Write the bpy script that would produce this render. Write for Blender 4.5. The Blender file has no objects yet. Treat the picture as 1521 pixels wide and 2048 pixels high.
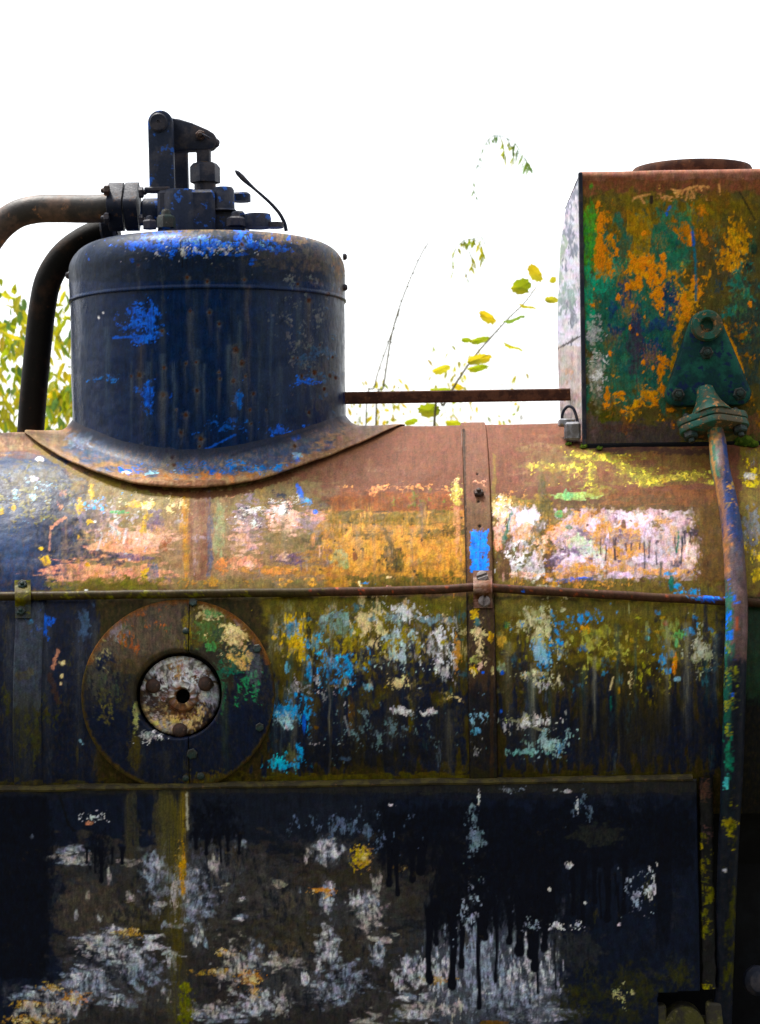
import bpy, math, random
import numpy as np
from mathutils import Vector, Matrix

random.seed(7)
RNG = np.random.default_rng(11)
sc = bpy.context.scene
COL = sc.collection

# ------------------------------------------------------------------ camera, sky, sun, exposure
# lengths below are in "units" of 0.8 mm; the loco's near side lies on the plane y = 0
S = 0.0008
D = 4000.0                 # camera to near side of the boiler, in units
AX, AZ = 880.0, 1024.0     # optical axis in the 1521 x 2048 frame
ROLL = 0.016
EYE = 1.70
CR, SR = math.cos(ROLL), math.sin(ROLL)

cam_d = bpy.data.cameras.new('camera')
cam = bpy.data.objects.new('camera', cam_d)
COL.objects.link(cam)
cam.matrix_world = (Matrix.Translation((0, -D * S, EYE)) @ Matrix.Rotation(math.pi / 2, 4, 'X')
                    @ Matrix.Rotation(-ROLL, 4, 'Z'))
cam_d.sensor_fit = 'VERTICAL'
cam_d.sensor_height = 36.0
cam_d.sensor_width = 36.0 * 1521 / 2048
cam_d.lens = 36.0 * D / 2048
cam_d.shift_x = (760.5 - AX) / 2048
cam_d.clip_start = 0.05
cam_d.clip_end = 2000
sc.camera = cam
cam_d.dof.use_dof = True; cam_d.dof.focus_distance = 3.42; cam_d.dof.aperture_fstop = 7.0

SUN_EL, SUN_AZ = math.radians(68), math.radians(-50)     # azimuth from +Y (behind the loco) towards +X
world = bpy.data.worlds.new('World'); sc.world = world
world.use_nodes = True
wn = world.node_tree; wn.nodes.clear()
wo = wn.nodes.new('ShaderNodeOutputWorld'); wb = wn.nodes.new('ShaderNodeBackground')
sky = wn.nodes.new('ShaderNodeTexSky'); sky.sky_type = 'NISHITA'; sky.sun_disc = False
sky.sun_elevation = SUN_EL; sky.sun_rotation = SUN_AZ
sky.air_density = 1.0; sky.dust_density = 2.0; sky.ozone_density = 1.0
hs = wn.nodes.new('ShaderNodeHueSaturation'); hs.inputs['Saturation'].default_value = 0.18
wn.links.new(sky.outputs[0], hs.inputs['Color']); wn.links.new(hs.outputs[0], wb.inputs[0])
wb.inputs[1].default_value = 0.15
wn.links.new(wb.outputs[0], wo.inputs[0])
sd = bpy.data.lights.new('sun', 'SUN'); sd.energy = 2.7; sd.angle = math.radians(12); sd.color = (1, .96, .9)
sun = bpy.data.objects.new('sun', sd); COL.objects.link(sun)
sdir = Vector((math.sin(SUN_AZ) * math.cos(SUN_EL), math.cos(SUN_AZ) * math.cos(SUN_EL), math.sin(SUN_EL)))
sun.rotation_euler = sdir.to_track_quat('Z', 'Y').to_euler(); sun.location = (0, 0, 8)
sc.view_settings.view_transform = 'Standard'; sc.view_settings.look = 'None'
sc.view_settings.exposure = 1.30; sc.view_settings.gamma = 1.0
sc.view_settings.use_curve_mapping = False
sc.render.resolution_x, sc.render.resolution_y = 760, 1024

# ------------------------------------------------------------------ coordinates
def at(px, py, Y):
    """frame position -> point (units) on the plane at depth Y"""
    ix, iy = px - AX, AZ - py
    k = (D + Y) / D
    return np.array([(ix * CR + iy * SR) * k, Y, (-ix * SR + iy * CR) * k])
def proj(V):
    k = D / (D + V[:, 1]); wx, wz = V[:, 0] * k, V[:, 2] * k
    return AX + wx * CR - wz * SR, AZ - (wx * SR + wz * CR)
R = 640.0; BY = 640.0; BZ = -440.0      # boiler radius, axis depth, axis height
def on_boiler(px, py, off=0.0):
    ix, iy = px - AX, AZ - py
    wx, wz = ix * CR + iy * SR, -ix * SR + iy * CR
    a = D * D + wz * wz
    b = -2 * D * (D + BY) - 2 * wz * BZ
    c = (D + BY) ** 2 + BZ ** 2 - (R + off) ** 2
    disc = max(b * b - 4 * a * c, 0)
    t = (-b - math.sqrt(disc)) / (2 * a)
    return np.array([wx * t, D * (t - 1), wz * t])
def bnormal(p):
    v = np.array([0, p[1] - BY, p[2] - BZ]); return v / np.linalg.norm(v)
def wm(V):
    V = np.asarray(V, float); o = V * S; o[..., 2] += EYE; return o

# ------------------------------------------------------------------ objects
ORG = {}
def link(o, parent=None, origin=(0, 0, 0)):
    COL.objects.link(o); ORG[o] = Vector(origin)
    if parent is not None:
        o.parent = parent; o.location = Vector(origin) - ORG[parent]
    else: o.location = origin
    return o
def thing(name, origin, label, cat, group=None):
    o = bpy.data.objects.new(name, None); o.empty_display_size = .1
    link(o, None, origin); o['label'] = label; o['category'] = cat
    if group: o['group'] = group
    return o
def mesh_np(name, V, F, mat, parent=None, attr=None, smooth=True, sharp=None, flip=False, origin=None):
    """V (n,3) units, F (m,4|3) int array or list of tuples"""
    Wd = wm(V)
    o0 = (Wd.min(0) + Wd.max(0)) / 2 if origin is None else np.array(origin)
    me = bpy.data.meshes.new(name)
    if isinstance(F, np.ndarray):
        if flip: F = F[:, ::-1]
        n, m, k = len(Wd), len(F), F.shape[1]
        me.vertices.add(n); me.vertices.foreach_set('co', (Wd - o0).astype(np.float32).ravel())
        me.loops.add(m * k); me.loops.foreach_set('vertex_index', np.ascontiguousarray(F, np.int32).ravel())
        me.polygons.add(m); me.polygons.foreach_set('loop_start', np.arange(0, m * k, k, dtype=np.int32))
        me.update(calc_edges=True)
    else:
        me.from_pydata((Wd - o0).tolist(), [], F); me.update()
    if smooth:
        me.polygons.foreach_set('use_smooth', np.ones(len(me.polygons), bool))
        if sharp: me.set_sharp_from_angle(angle=math.radians(sharp))
    if attr is not None:
        a = me.color_attributes.new('paint', 'FLOAT_COLOR', 'POINT')
        a.data.foreach_set('color', attr.astype(np.float32).ravel())
    me.materials.append(mat)
    o = bpy.data.objects.new(name, me)
    return link(o, parent, o0)
def gridF(ny, nx, wrap=False):
    i = np.arange(ny - 1)[:, None]; j = np.arange(nx if wrap else nx - 1)[None, :]
    j2 = (j + 1) % nx
    a = i * nx + j; b = i * nx + j2; c = (i + 1) * nx + j2; d = (i + 1) * nx + j
    return np.stack([a, b, c, d], -1).reshape(-1, 4)

class MB:
    """collects pieces of one mesh"""
    def __init__(s): s.v = []; s.f = []; s.n = 0
    def add(s, V, F):
        V = np.asarray(V, float)
        s.v.append(V); s.f += [tuple(int(i) + s.n for i in f) for f in F]; s.n += len(V); return s
    def build(s, name, mat, parent=None, smooth=True, sharp=35, paint=None):
        V = np.concatenate(s.v)
        attr = None
        if paint:
            c = Canvas(V); paint(c); attr = c.out()
        return mesh_np(name, V, s.f, mat, parent, attr, smooth, sharp)
def frame(d):
    d = np.asarray(d, float); d = d / np.linalg.norm(d)
    u = np.array([0, 0, 1.]) if abs(d[2]) < .9 else np.array([1., 0, 0])
    a = np.cross(d, u); a /= np.linalg.norm(a); return a, np.cross(a, d), d
def lathe(prof, c, d, n=32, cap0=True, cap1=True):
    """prof [(r, t)] about axis d through c"""
    a, b, d = frame(d); c = np.asarray(c, float)
    th = np.arange(n) * 2 * math.pi / n
    ring = np.cos(th)[:, None] * a + np.sin(th)[:, None] * b
    V = np.concatenate([c + r * ring + t * d for r, t in prof])
    F = gridF(len(prof), n, True).tolist()
    if cap0: F.append(list(range(n))[::-1])
    if cap1: F.append([(len(prof) - 1) * n + i for i in range(n)])
    return V, F
def spline(pts, step):
    pts = np.asarray(pts, float); out = []
    P = np.concatenate([[2 * pts[0] - pts[1]], pts, [2 * pts[-1] - pts[-2]]])
    for i in range(1, len(P) - 2):
        n = max(2, int(np.linalg.norm(P[i + 1] - P[i]) / step))
        t = np.linspace(0, 1, n, endpoint=False)[:, None]
        p0, p1, p2, p3 = P[i - 1], P[i], P[i + 1], P[i + 2]
        out.append(.5 * (2 * p1 + (p2 - p0) * t + (2 * p0 - 5 * p1 + 4 * p2 - p3) * t ** 2 + (3 * p1 - p0 - 3 * p2 + p3) * t ** 3))
    return np.concatenate(out + [pts[-1:]])
def tube(path, r, n=16, cap=True):
    P = np.asarray(path, float); m = len(P)
    r = np.broadcast_to(np.asarray(r, float), (m,))
    T = np.gradient(P, axis=0); T /= np.linalg.norm(T, axis=1)[:, None]
    a, b, _ = frame(T[0]); V = []
    th = np.arange(n) * 2 * math.pi / n
    for i in range(m):
        a = a - T[i] * a.dot(T[i]); a /= np.linalg.norm(a); b = np.cross(a, T[i])
        V.append(P[i] + r[i] * (np.cos(th)[:, None] * a + np.sin(th)[:, None] * b))
    V = np.concatenate(V); F = gridF(m, n, True).tolist()
    F = [f[::-1] for f in F]
    if cap: F += [list(range(n)), [(m - 1) * n + i for i in range(n)][::-1]]
    return V, F
def box(x0, x1, y0, y1, z0, z1, b=2.0):
    """bevelled block"""
    cx, cy, cz = (x0 + x1) / 2, (y0 + y1) / 2, (z0 + z1) / 2
    hx, hy, hz = (x1 - x0) / 2, (y1 - y0) / 2, (z1 - z0) / 2
    b = min(b, hx * .9, hy * .9, hz * .9); V = []; idx = {}
    for sx in (-1, 1):
        for sy in (-1, 1):
            for sz in (-1, 1):
                for k in range(3):
                    h = [hx - b, hy - b, hz - b]; h[k] += b
                    idx[(sx, sy, sz, k)] = len(V)
                    V.append((cx + sx * h[0], cy + sy * h[1], cz + sz * h[2]))
    F = []
    for k in range(3):
        for s in (-1, 1):
            q = []
            for (u, w) in ((-1, -1), (1, -1), (1, 1), (-1, 1)):
                t = [0, 0, 0]; t[k] = s; t[(k + 1) % 3] = u; t[(k + 2) % 3] = w
                q.append(idx[(t[0], t[1], t[2], k)])
            F.append(q if s > 0 else q[::-1])
    for k in range(3):
        i, j = (k + 1) % 3, (k + 2) % 3
        for si in (-1, 1):
            for sj in (-1, 1):
                def g(e, kk):
                    t = [0, 0, 0]; t[k] = e; t[i] = si; t[j] = sj; return idx[(t[0], t[1], t[2], kk)]
                q = [g(-1, i), g(1, i), g(1, j), g(-1, j)]
                F.append(q if si * sj < 0 else q[::-1])
    for sx in (-1, 1):
        for sy in (-1, 1):
            for sz in (-1, 1):
                q = [idx[(sx, sy, sz, k)] for k in range(3)]
                F.append(q if sx * sy * sz > 0 else q[::-1])
    return np.array(V), F
def prism(outline, y0, y1, b=3.0):
    """outline [(x, z)] counter-clockwise seen from the camera, from front y0 to back y1, front edge bevelled"""
    O = np.asarray(outline, float); n = len(O)
    nx = np.roll(O, -1, 0) - np.roll(O, 1, 0)
    nrm = np.stack([nx[:, 1], -nx[:, 0]], 1); nrm /= np.maximum(np.linalg.norm(nrm, axis=1), 1e-9)[:, None]
    def ring(P, y): return np.stack([P[:, 0], np.full(n, y), P[:, 1]], 1)
    V = np.concatenate([ring(O, y1), ring(O, y0 + b), ring(O - nrm * b * .35, y0 + b * .3), ring(O - nrm * b, y0)])
    F = gridF(4, n, True).tolist()
    F.append([3 * n + i for i in range(n)]); F.append(list(range(n))[::-1])
    return V, F
def arc(cx, cz, r, a0, a1, n):
    t = np.radians(np.linspace(a0, a1, n)); return [(cx + r * math.cos(q), cz + r * math.sin(q)) for q in t]
def hull_discs(discs, n=14):
    """outline around discs (x, z, r): convex hull, counter-clockwise"""
    pts = []
    for x, z, r in discs: pts += arc(x, z, r, 0, 360 - 360 / (4 * n), 4 * n)
    pts = sorted(set((round(a, 4), round(b, 4)) for a, b in pts))
    def half(p):
        h = []
        for q in p:
            while len(h) > 1 and (h[-1][0] - h[-2][0]) * (q[1] - h[-2][1]) - (h[-1][1] - h[-2][1]) * (q[0] - h[-2][0]) <= 0: h.pop()
            h.append(q)
        return h
    a, b = half(pts), half(pts[::-1]); return a[:-1] + b[:-1]
def hexbolt(c, d, r, h, stud=None, slot=False, rot=0.3):
    """hexagon head with a chamfer, optional stud end"""
    a, b, d = frame(d); c = np.asarray(c, float); m = MB()
    th = rot + np.arange(6) * math.pi / 3
    ring = np.cos(th)[:, None] * a + np.sin(th)[:, None] * b
    V = np.concatenate([c + r * ring, c + r * ring + d * h * .8, c + r * .8 * ring + d * h])
    F = gridF(3, 6, True).tolist() + [[12 + i for i in range(6)]]
    m.add(V, F)
    if stud: m.add(*lathe([(stud, 0), (stud, h + stud * .7), (stud * .75, h + stud * 1.15), (stud * .2, h + stud * 1.3)], c, d, 10))
    return m
def roundhead(c, d, r, h, n=14):
    return MB().add(*lathe([(r, -1), (r, h * .35), (r * .86, h * .7), (r * .55, h * .94), (r * .12, h)], c, d, n))

# ------------------------------------------------------------------ noise and paint
_perm = RNG.permutation(256); _perm = np.concatenate([_perm, _perm])
_ang = RNG.random(256) * 2 * math.pi; _gx, _gy = np.cos(_ang), np.sin(_ang)
def gn(x, y, seed=0):
    x = x + seed * 37.17; y = y + seed * 17.71
    xi = np.floor(x).astype(int); yi = np.floor(y).astype(int); xf, yf = x - xi, y - yi
    u = xf * xf * xf * (xf * (xf * 6 - 15) + 10); v = yf * yf * yf * (yf * (yf * 6 - 15) + 10)
    def g(i, j, a, b):
        h = _perm[(_perm[(xi + i) & 255] + yi + j) & 255]; return _gx[h] * a + _gy[h] * b
    n0 = g(0, 0, xf, yf) * (1 - u) + g(1, 0, xf - 1, yf) * u
    n1 = g(0, 1, xf, yf - 1) * (1 - u) + g(1, 1, xf - 1, yf - 1) * u
    return (n0 * (1 - v) + n1 * v) * 1.5
def fbm(x, y, seed=0, octv=4):
    s = 0; a = 1; t = 0
    for o in range(octv):
        s = s + a * gn(x * 2 ** o, y * 2 ** o, seed + o * 3.3); t += a; a *= .55
    return s / t * 1.5
def sstep(a, b, x):
    t = np.clip((x - a) / (b - a), 0, 1); return t * t * (3 - 2 * t)
PAL = dict(navy=(.006, .012, .036), blk=(.004, .005, .008), blue2=(.012, .026, .075), steel=(.05, .085, .15),
           rust=(.150, .062, .039), rusto=(.22, .075, .028), rustd=(.05, .018, .01), brown=(.10, .055, .026), dkbrown=(.03, .018, .009),
           tan=(.24, .16, .095), olive=(.085, .066, .012), olived=(.032, .026, .006), moss=(.12, .11, .008),
           ochre=(.33, .165, .045), gold=(.44, .22, .065), pink=(.62, .37, .30), salmon=(.52, .24, .15), white=(.70, .68, .68),
           lav=(.48, .40, .50), purple=(.10, .065, .12), cyan=(.04, .27, .58), skyb=(.22, .38, .48), blue=(.012, .12, .62),
           teal=(.012, .12, .085), tealb=(.02, .22, .14), dteal=(.006, .05, .05), green=(.06, .24, .07), lime=(.23, .21, .05), sage=(.22, .28, .15),
           cream=(.60, .48, .26), yellow=(.62, .40, .02), orange=(.75, .26, .012), grey=(.17, .16, .15), lgrey=(.36, .35, .36),
           bgrey=(.12, .15, .20), mauve=(.24, .18, .22))
class Canvas:
    def __init__(s, V):
        s.x, s.y = proj(V); n = len(V); s.n = n
        s.c = np.zeros((n, 3)) + .05; s.r = np.full(n, .55); s.h = np.zeros(n); s.sd = 0; s.vs = 1.; s.soft = 1.
    def _mix(s, m, a, col, r, h, var):
        s.sd += 1
        c = np.array(PAL[col] if isinstance(col, str) else col)
        x, y = s.x[m], s.y[m]
        if var:
            v = 1 + var * fbm(x / 14, y / 22, s.sd + 50, 3)[:, None] + var * .6 * fbm(x / 4, y / 60, s.sd + 90, 2)[:, None]
            hue = np.stack([fbm(x / 17, y / 17, s.sd + 130 + 7 * q, 3) for q in range(3)], 1)
            cc = c * np.clip(v + var * .45 * hue, .2, 2.2)
        else: cc = c
        A = a[:, None]
        s.c[m] = s.c[m] * (1 - A) + cc * A
        if r is not None: s.r[m] = s.r[m] * (1 - a) + r * a
        if h: s.h[m] += a * h
    def base(s, col, r=.5, var=.35):
        s._mix(np.ones(s.n, bool), np.ones(s.n), col, r, 0, var)
    def B(s, cx, cy, rx, ry, col, op=1., amp=.7, sx=22, sy=22, edge=.28, ang=0, bias=0., r=.45, h=.25, var=.42, octv=4):
        """ragged blot of paint"""
        s.sd += 1; sy = sy * s.vs; sx = sx * s.vs ** -.25; edge = edge * s.soft
        k = 1.0 + max(0, amp * .9 - bias)
        mr = max(rx, ry) if ang else None
        ex, ey = (mr, mr) if ang else (rx, ry)
        m = (np.abs(s.x - cx) < ex * k) & (np.abs(s.y - cy) < ey * k)
        if not m.any(): return
        x, y = s.x[m], s.y[m]; dx, dy = x - cx, y - cy
        if ang:
            t = math.radians(ang); dx, dy = dx * math.cos(t) + dy * math.sin(t), -dx * math.sin(t) + dy * math.cos(t)
        d = 1 - np.sqrt((dx / rx) ** 2 + (dy / ry) ** 2)
        f = d - bias + amp * fbm(x / sx, y / sy, s.sd, octv)
        wear = np.clip(.80 + .75 * fbm(x / 5.5, y / 9, s.sd + 17, 4), .12, 1) if min(rx, ry) > 6 else 1
        s._mix(m, sstep(0, edge, f) * op * wear, col, r, h, var)
    def Q(s, x0, y0, x1, y1, col, op=1., fx=30, fy=30, amp=.6, sx=22, sy=22, edge=.4, bias=0., r=.45, h=.2, var=.38, octv=4):
        """ragged rectangle"""
        s.sd += 1
        k = max(0, amp - bias)
        m = (s.x > x0 - fx * k) & (s.x < x1 + fx * k) & (s.y > y0 - fy * k) & (s.y < y1 + fy * k)
        if not m.any(): return
        x, y = s.x[m], s.y[m]
        d = np.minimum(np.minimum((x - x0) / fx, (x1 - x) / fx), np.minimum((y - y0) / fy, (y1 - y) / fy))
        f = np.minimum(d, 1) - bias + amp * fbm(x / sx, y / sy, s.sd, octv)
        wear = np.clip(.9 + .5 * fbm(x / 6, y / 11, s.sd + 17, 4), .25, 1)
        s._mix(m, sstep(0, edge, f) * op * wear, col, r, h, var)
    def SP(s, cx, cy, rx, ry, col, dens=.5, size=5, st=1., op=1., r=.4, h=.3):
        """flecks in clumps: dens 0..1, st > 1 stretches them downwards, < 1 sideways"""
        s.sd += 1; st = st * s.vs ** 1.3
        m = (np.abs(s.x - cx) < rx * 1.3) & (np.abs(s.y - cy) < ry * 1.3)
        if not m.any(): return
        x, y = s.x[m], s.y[m]
        d = 1 - np.sqrt(((x - cx) / rx) ** 2 + ((y - cy) / ry) ** 2)
        big = fbm(x / (size * 4.5), y / (size * 4.5 * st ** .6), s.sd + 400, 3)
        wx = x + size * .8 * gn(x / size / 1.7, y / size / 1.7, s.sd + 7); wy = y + size * .8 * gn(x / size / 1.7 + 9, y / size / 1.7, s.sd + 8)
        fine = fbm(wx / size, wy / (size * st), s.sd, 4)
        f = np.clip(d, -.3, .75) * 1.1 - 1.28 + dens * 1.05 + 1.25 * big + 1.0 * fine
        a = sstep(0, .28, f) * np.clip(.55 + .9 * fbm(x / 9, y / 14, s.sd + 60, 2) + f * .6, .15, 1) * op
        s._mix(m, a, col, r, h, .35)
    def SM(s, cx, cy, rx, ry, col, vert=True, op=1., amp=1.3, bias=.15, r=.4, h=.35, w=4, l=30, edge=.5):
        """dragged, half scraped-off paint"""
        s.B(cx, cy, rx, ry, col, op, amp=amp, sx=w if vert else l, sy=l if vert else w, edge=edge, bias=bias, r=r, h=h, var=.35, octv=4)
    def DR(s, x0, x1, y, n, l0, l1, w, col, op=1., r=.3, h=.35, wob=1.5):
        """runs of paint"""
        for i in range(n):
            xx = x0 + (x1 - x0) * (i + .5 + random.uniform(-.35, .35)) / n; L = random.uniform(l0, l1); ww = w * random.uniform(.6, 1.25)
            m = (np.abs(s.x - xx) < ww * 3 + 4) & (s.y > y - ww * 2) & (s.y < y + L + ww * 2)
            if not m.any(): continue
            px = s.x[m] + wob * np.sin(s.y[m] / 23 + i * 2.1); py = s.y[m]; t = np.clip((py - y) / L, 0, 1)
            wd = ww * (.45 + .55 * np.exp(-t * 4) - .12 * t + .2 * np.exp(-((t - .97) / .07) ** 2))
            dd = np.hypot(px - xx, np.maximum(py - (y + L), 0)); dd = np.where(py < y, np.hypot(px - xx, y - py), dd)
            s._mix(m, (1 - sstep(wd - 1.2, wd + 1.2, dd)) * op * sstep(-.01, .16, (py - y) / L), col, r, h, 0)
    def ST(s, x, y0, y1, w, col, op=.5, r=.55, h=0):
        """soft run-off streak under a spot, fading downwards"""
        s.sd += 1
        m = (np.abs(s.x - x) < w * 2.2) & (s.y > y0) & (s.y < y1)
        if not m.any(): return
        t = (s.y[m] - y0) / (y1 - y0); dx = s.x[m] - x + 3 * fbm(s.y[m] / 40, s.y[m] * 0, s.sd, 2)
        a = np.exp(-(dx / w) ** 2 * 1.5) * (1 - t) ** .7 * np.clip(.75 + .7 * fbm(s.x[m] / 3, s.y[m] / 60, s.sd, 2), 0, 1.3) * sstep(0, .04, t)
        s._mix(m, np.clip(a, 0, 1) * op, col, r, h, 0)
    def RS(s, x, y, r0, run=60, halo='lgrey'):
        """rust pit with a pale halo and a run-off"""
        s.ST(x, y, y + run, r0 * 1.5, halo, .5)
        s.B(x, y, r0 * 2.3, r0 * 2.6, halo, .75, amp=.5, sx=7, sy=8, edge=.7, r=.6, h=0)
        s.B(x, y, r0, r0 * 1.15, (.07, .032, .018), 1, amp=.35, sx=5, sy=5, edge=.4, r=.85, h=-.5)
        s.B(x, y + r0 * .2, r0 * .45, r0 * .5, 'rustd', .9, amp=.3, sx=4, sy=4, edge=.5, r=.9, h=-.5)
    def LN(s, pts, w, col, op=1., r=.6, h=0, jit=1.0):
        """ragged line"""
        s.sd += 1
        for (x0, y0), (x1, y1) in zip(pts[:-1], pts[1:]):
            m = (s.x > min(x0, x1) - w * 3) & (s.x < max(x0, x1) + w * 3) & (s.y > min(y0, y1) - w * 3) & (s.y < max(y0, y1) + w * 3)
            if not m.any(): continue
            x, y = s.x[m], s.y[m]; L2 = (x1 - x0) ** 2 + (y1 - y0) ** 2
            t = np.clip(((x - x0) * (x1 - x0) + (y - y0) * (y1 - y0)) / L2, 0, 1)
            d = np.hypot(x - x0 - t * (x1 - x0), y - y0 - t * (y1 - y0)) + jit * w * fbm(x / 9, y / 9, s.sd, 3)
            s._mix(m, (1 - sstep(w - 1.2, w + 1.2, d)) * op, col, r, h, 0)
    def RND(s, n, x0, y0, x1, y1, cols, rx=(6, 26), ry=(6, 26), vert=.6, op=(.25, .8), bias=(.1, .6), seed=1, sc=1.):
        """many small overlapping strokes from a set of colours"""
        rg = random.Random(seed)
        for i in range(n):
            v = rg.random() < vert; a = rg.uniform(*rx) ; b = rg.uniform(*ry)
            if v: a, b = min(a, b), max(a, b)
            else: a, b = max(a, b), min(a, b)
            z = rg.uniform(.35, 1) * sc
            s.B(rg.uniform(x0, x1), rg.uniform(y0, y1), a, b, rg.choice(cols), rg.uniform(*op), amp=1.15, sx=(5 if v else 15) * z + 1, sy=(17 if v else 6) * z + 1, edge=rg.uniform(.35, .9), bias=rg.uniform(*bias), h=.3)
    def out(s):
        # fine grain everywhere: rubbed, dusty paint
        g = 1 + .16 * fbm(s.x / 3.2, s.y / 5, 301, 2) + .07 * fbm(s.x / 2.6, s.y / 30, 305, 2)
        k = s.c * g[:, None]; lum = (k @ np.array([.3, .55, .15]))[:, None]
        k = (lum + (k - lum) * 1.22) * np.clip((lum / .10) ** .22, .5, 1.3)       # paint colours pushed: more saturation, darker darks, brighter lights
        return np.concatenate([np.clip(k, .0012, .86), np.clip(s.r, .12, .95)[:, None]], 1)

# ------------------------------------------------------------------ materials
def newmat(name):
    m = bpy.data.materials.new(name); m.use_nodes = True
    nt = m.node_tree; return m, nt, nt.nodes['Principled BSDF']
def nd(nt, t, **kw):
    n = nt.nodes.new(t)
    for k, v in kw.items(): setattr(n, k, v)
    return n
def noise(nt, scale, detail=4, rough=.55, stretch=None, dist=0):
    tc = nd(nt, 'ShaderNodeTexCoord'); n = nd(nt, 'ShaderNodeTexNoise')
    n.inputs['Scale'].default_value = scale; n.inputs['Detail'].default_value = detail; n.inputs['Roughness'].default_value = rough
    n.inputs['Distortion'].default_value = dist
    if stretch:
        mp = nd(nt, 'ShaderNodeMapping'); mp.inputs['Scale'].default_value = stretch
        nt.links.new(tc.outputs['Object'], mp.inputs[0]); nt.links.new(mp.outputs[0], n.inputs['Vector'])
    else: nt.links.new(tc.outputs['Object'], n.inputs['Vector'])
    return n.outputs['Fac']
def ramp(nt, fac, a, b):
    mr = nd(nt, 'ShaderNodeMapRange'); mr.interpolation_type = 'SMOOTHSTEP'
    mr.inputs[1].default_value = a; mr.inputs[2].default_value = b; nt.links.new(fac, mr.inputs[0]); return mr.outputs[0]
def mixc(nt, fac, a, b, mode='MIX'):
    m = nd(nt, 'ShaderNodeMix', data_type='RGBA', blend_type=mode)
    for sck, v in ((m.inputs[0], fac), (m.inputs[6], a), (m.inputs[7], b)):
        if isinstance(v, (int, float)): sck.default_value = v
        elif isinstance(v, tuple): sck.default_value = (*v, 1)
        else: nt.links.new(v, sck)
    return m.outputs[2]
def bump(nt, bs, h, strength, dist):
    b = nd(nt, 'ShaderNodeBump'); b.inputs['Strength'].default_value = strength; b.inputs['Distance'].default_value = dist
    nt.links.new(h, b.inputs['Height']); nt.links.new(b.outputs[0], bs.inputs['Normal'])
def painted(name, spec=.3, bstr=.5):
    m, nt, bs = newmat(name)
    at_ = nd(nt, 'ShaderNodeAttribute', attribute_name='paint')
    n1 = noise(nt, 420, 3, .6); n2 = noise(nt, 160, 4, .6, (1, 1, .3)); n3 = noise(nt, 60, 6, .65)
    v = ramp(nt, n1, .25, .8)
    c = mixc(nt, .38, at_.outputs['Color'], mixc(nt, 1.0, at_.outputs['Color'], mixc(nt, v, (.35, .34, .32), (1.7, 1.65, 1.6)), 'MULTIPLY'))
    c = mixc(nt, ramp(nt, n3, .62, .75), c, mixc(nt, .5, c, (.03, .022, .012)))
    nt.links.new(c, bs.inputs['Base Color'])
    rr = nd(nt, 'ShaderNodeMath', operation='ADD'); r2 = nd(nt, 'ShaderNodeMath', operation='MULTIPLY_ADD')
    nt.links.new(n2, r2.inputs[0]); r2.inputs[1].default_value = .3; r2.inputs[2].default_value = -.13
    nt.links.new(at_.outputs['Alpha'], rr.inputs[0]); nt.links.new(r2.outputs[0], rr.inputs[1]); rr.use_clamp = True
    nt.links.new(rr.outputs[0], bs.inputs['Roughness'])
    bs.inputs['Specular IOR Level'].default_value = spec
    hsum = nd(nt, 'ShaderNodeMath', operation='MULTIPLY_ADD'); nt.links.new(n3, hsum.inputs[0]); hsum.inputs[1].default_value = 1.6; nt.links.new(n2, hsum.inputs[2])
    bump(nt, bs, hsum.outputs[0], bstr, .0006)
    return m
def iron(name, a, b, c, sc=40, t1=.5, t2=.6, rough=.5, spec=.35, bstr=.6, stretch=None):
    """a with patches of b and specks of c"""
    m, nt, bs = newmat(name)
    n1 = noise(nt, sc, 6, .62, stretch); n2 = noise(nt, sc * 2.7, 5, .65, stretch); n3 = noise(nt, sc * 9, 3, .6)
    col = mixc(nt, ramp(nt, n1, t1 - .07, t1 + .09), a, b)
    col = mixc(nt, ramp(nt, n2, t2 - .03, t2 + .04), col, c)
    col = mixc(nt, .45, col, mixc(nt, 1.0, col, mixc(nt, n3, (.2, .2, .2), (1.8, 1.8, 1.8)), 'MULTIPLY'))
    nt.links.new(col, bs.inputs['Base Color'])
    nt.links.new(mixc(nt, n2, (rough - .15,) * 3, (rough + .25,) * 3), bs.inputs['Roughness'])
    bs.inputs['Specular IOR Level'].default_value = spec
    h = nd(nt, 'ShaderNodeMath', operation='MULTIPLY_ADD'); nt.links.new(n1, h.inputs[0]); h.inputs[1].default_value = 2; nt.links.new(n3, h.inputs[2])
    bump(nt, bs, h.outputs[0], bstr, .0008)
    return m
def leafmat(name, a, b, trans=.45, sc=9):
    m, nt, bs = newmat(name)
    n1 = noise(nt, sc, 3); n2 = noise(nt, sc * 12, 4)
    oi = nd(nt, 'ShaderNodeObjectInfo')
    c = mixc(nt, ramp(nt, n1, .4, .6), a, b); c = mixc(nt, ramp(nt, n2, .66, .72), c, (.12, .05, .01))
    nt.links.new(c, bs.inputs['Base Color']); bs.inputs['Roughness'].default_value = .55; bs.inputs['Specular IOR Level'].default_value = .25
    tr = nd(nt, 'ShaderNodeBsdfTranslucent'); mx = nd(nt, 'ShaderNodeMixShader'); mx.inputs[0].default_value = trans
    nt.links.new(c, tr.inputs[0]); out = nt.nodes['Material Output']
    nt.links.new(bs.outputs[0], mx.inputs[1]); nt.links.new(tr.outputs[0], mx.inputs[2]); nt.links.new(mx.outputs[0], out.inputs[0])
    return m
M_PAINT = painted('worn_paint', .12)
M_DOME = painted('dome_paint', .12, .4)
M_DARK = iron('dark_iron', (.018, .021, .034), (.048, .043, .05), (.10, .055, .035), 30, .52, .64, .45, .12)
M_DARKB = iron('dark_iron_blue_flecks', (.018, .025, .046), (.045, .046, .06), (.02, .09, .36), 24, .54, .60, .45, .12)
M_PIPE = iron('sooty_pipe_iron', (.006, .005, .004), (.03, .015, .008), (.08, .035, .015), 18, .56, .68, .6, .15)
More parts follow.
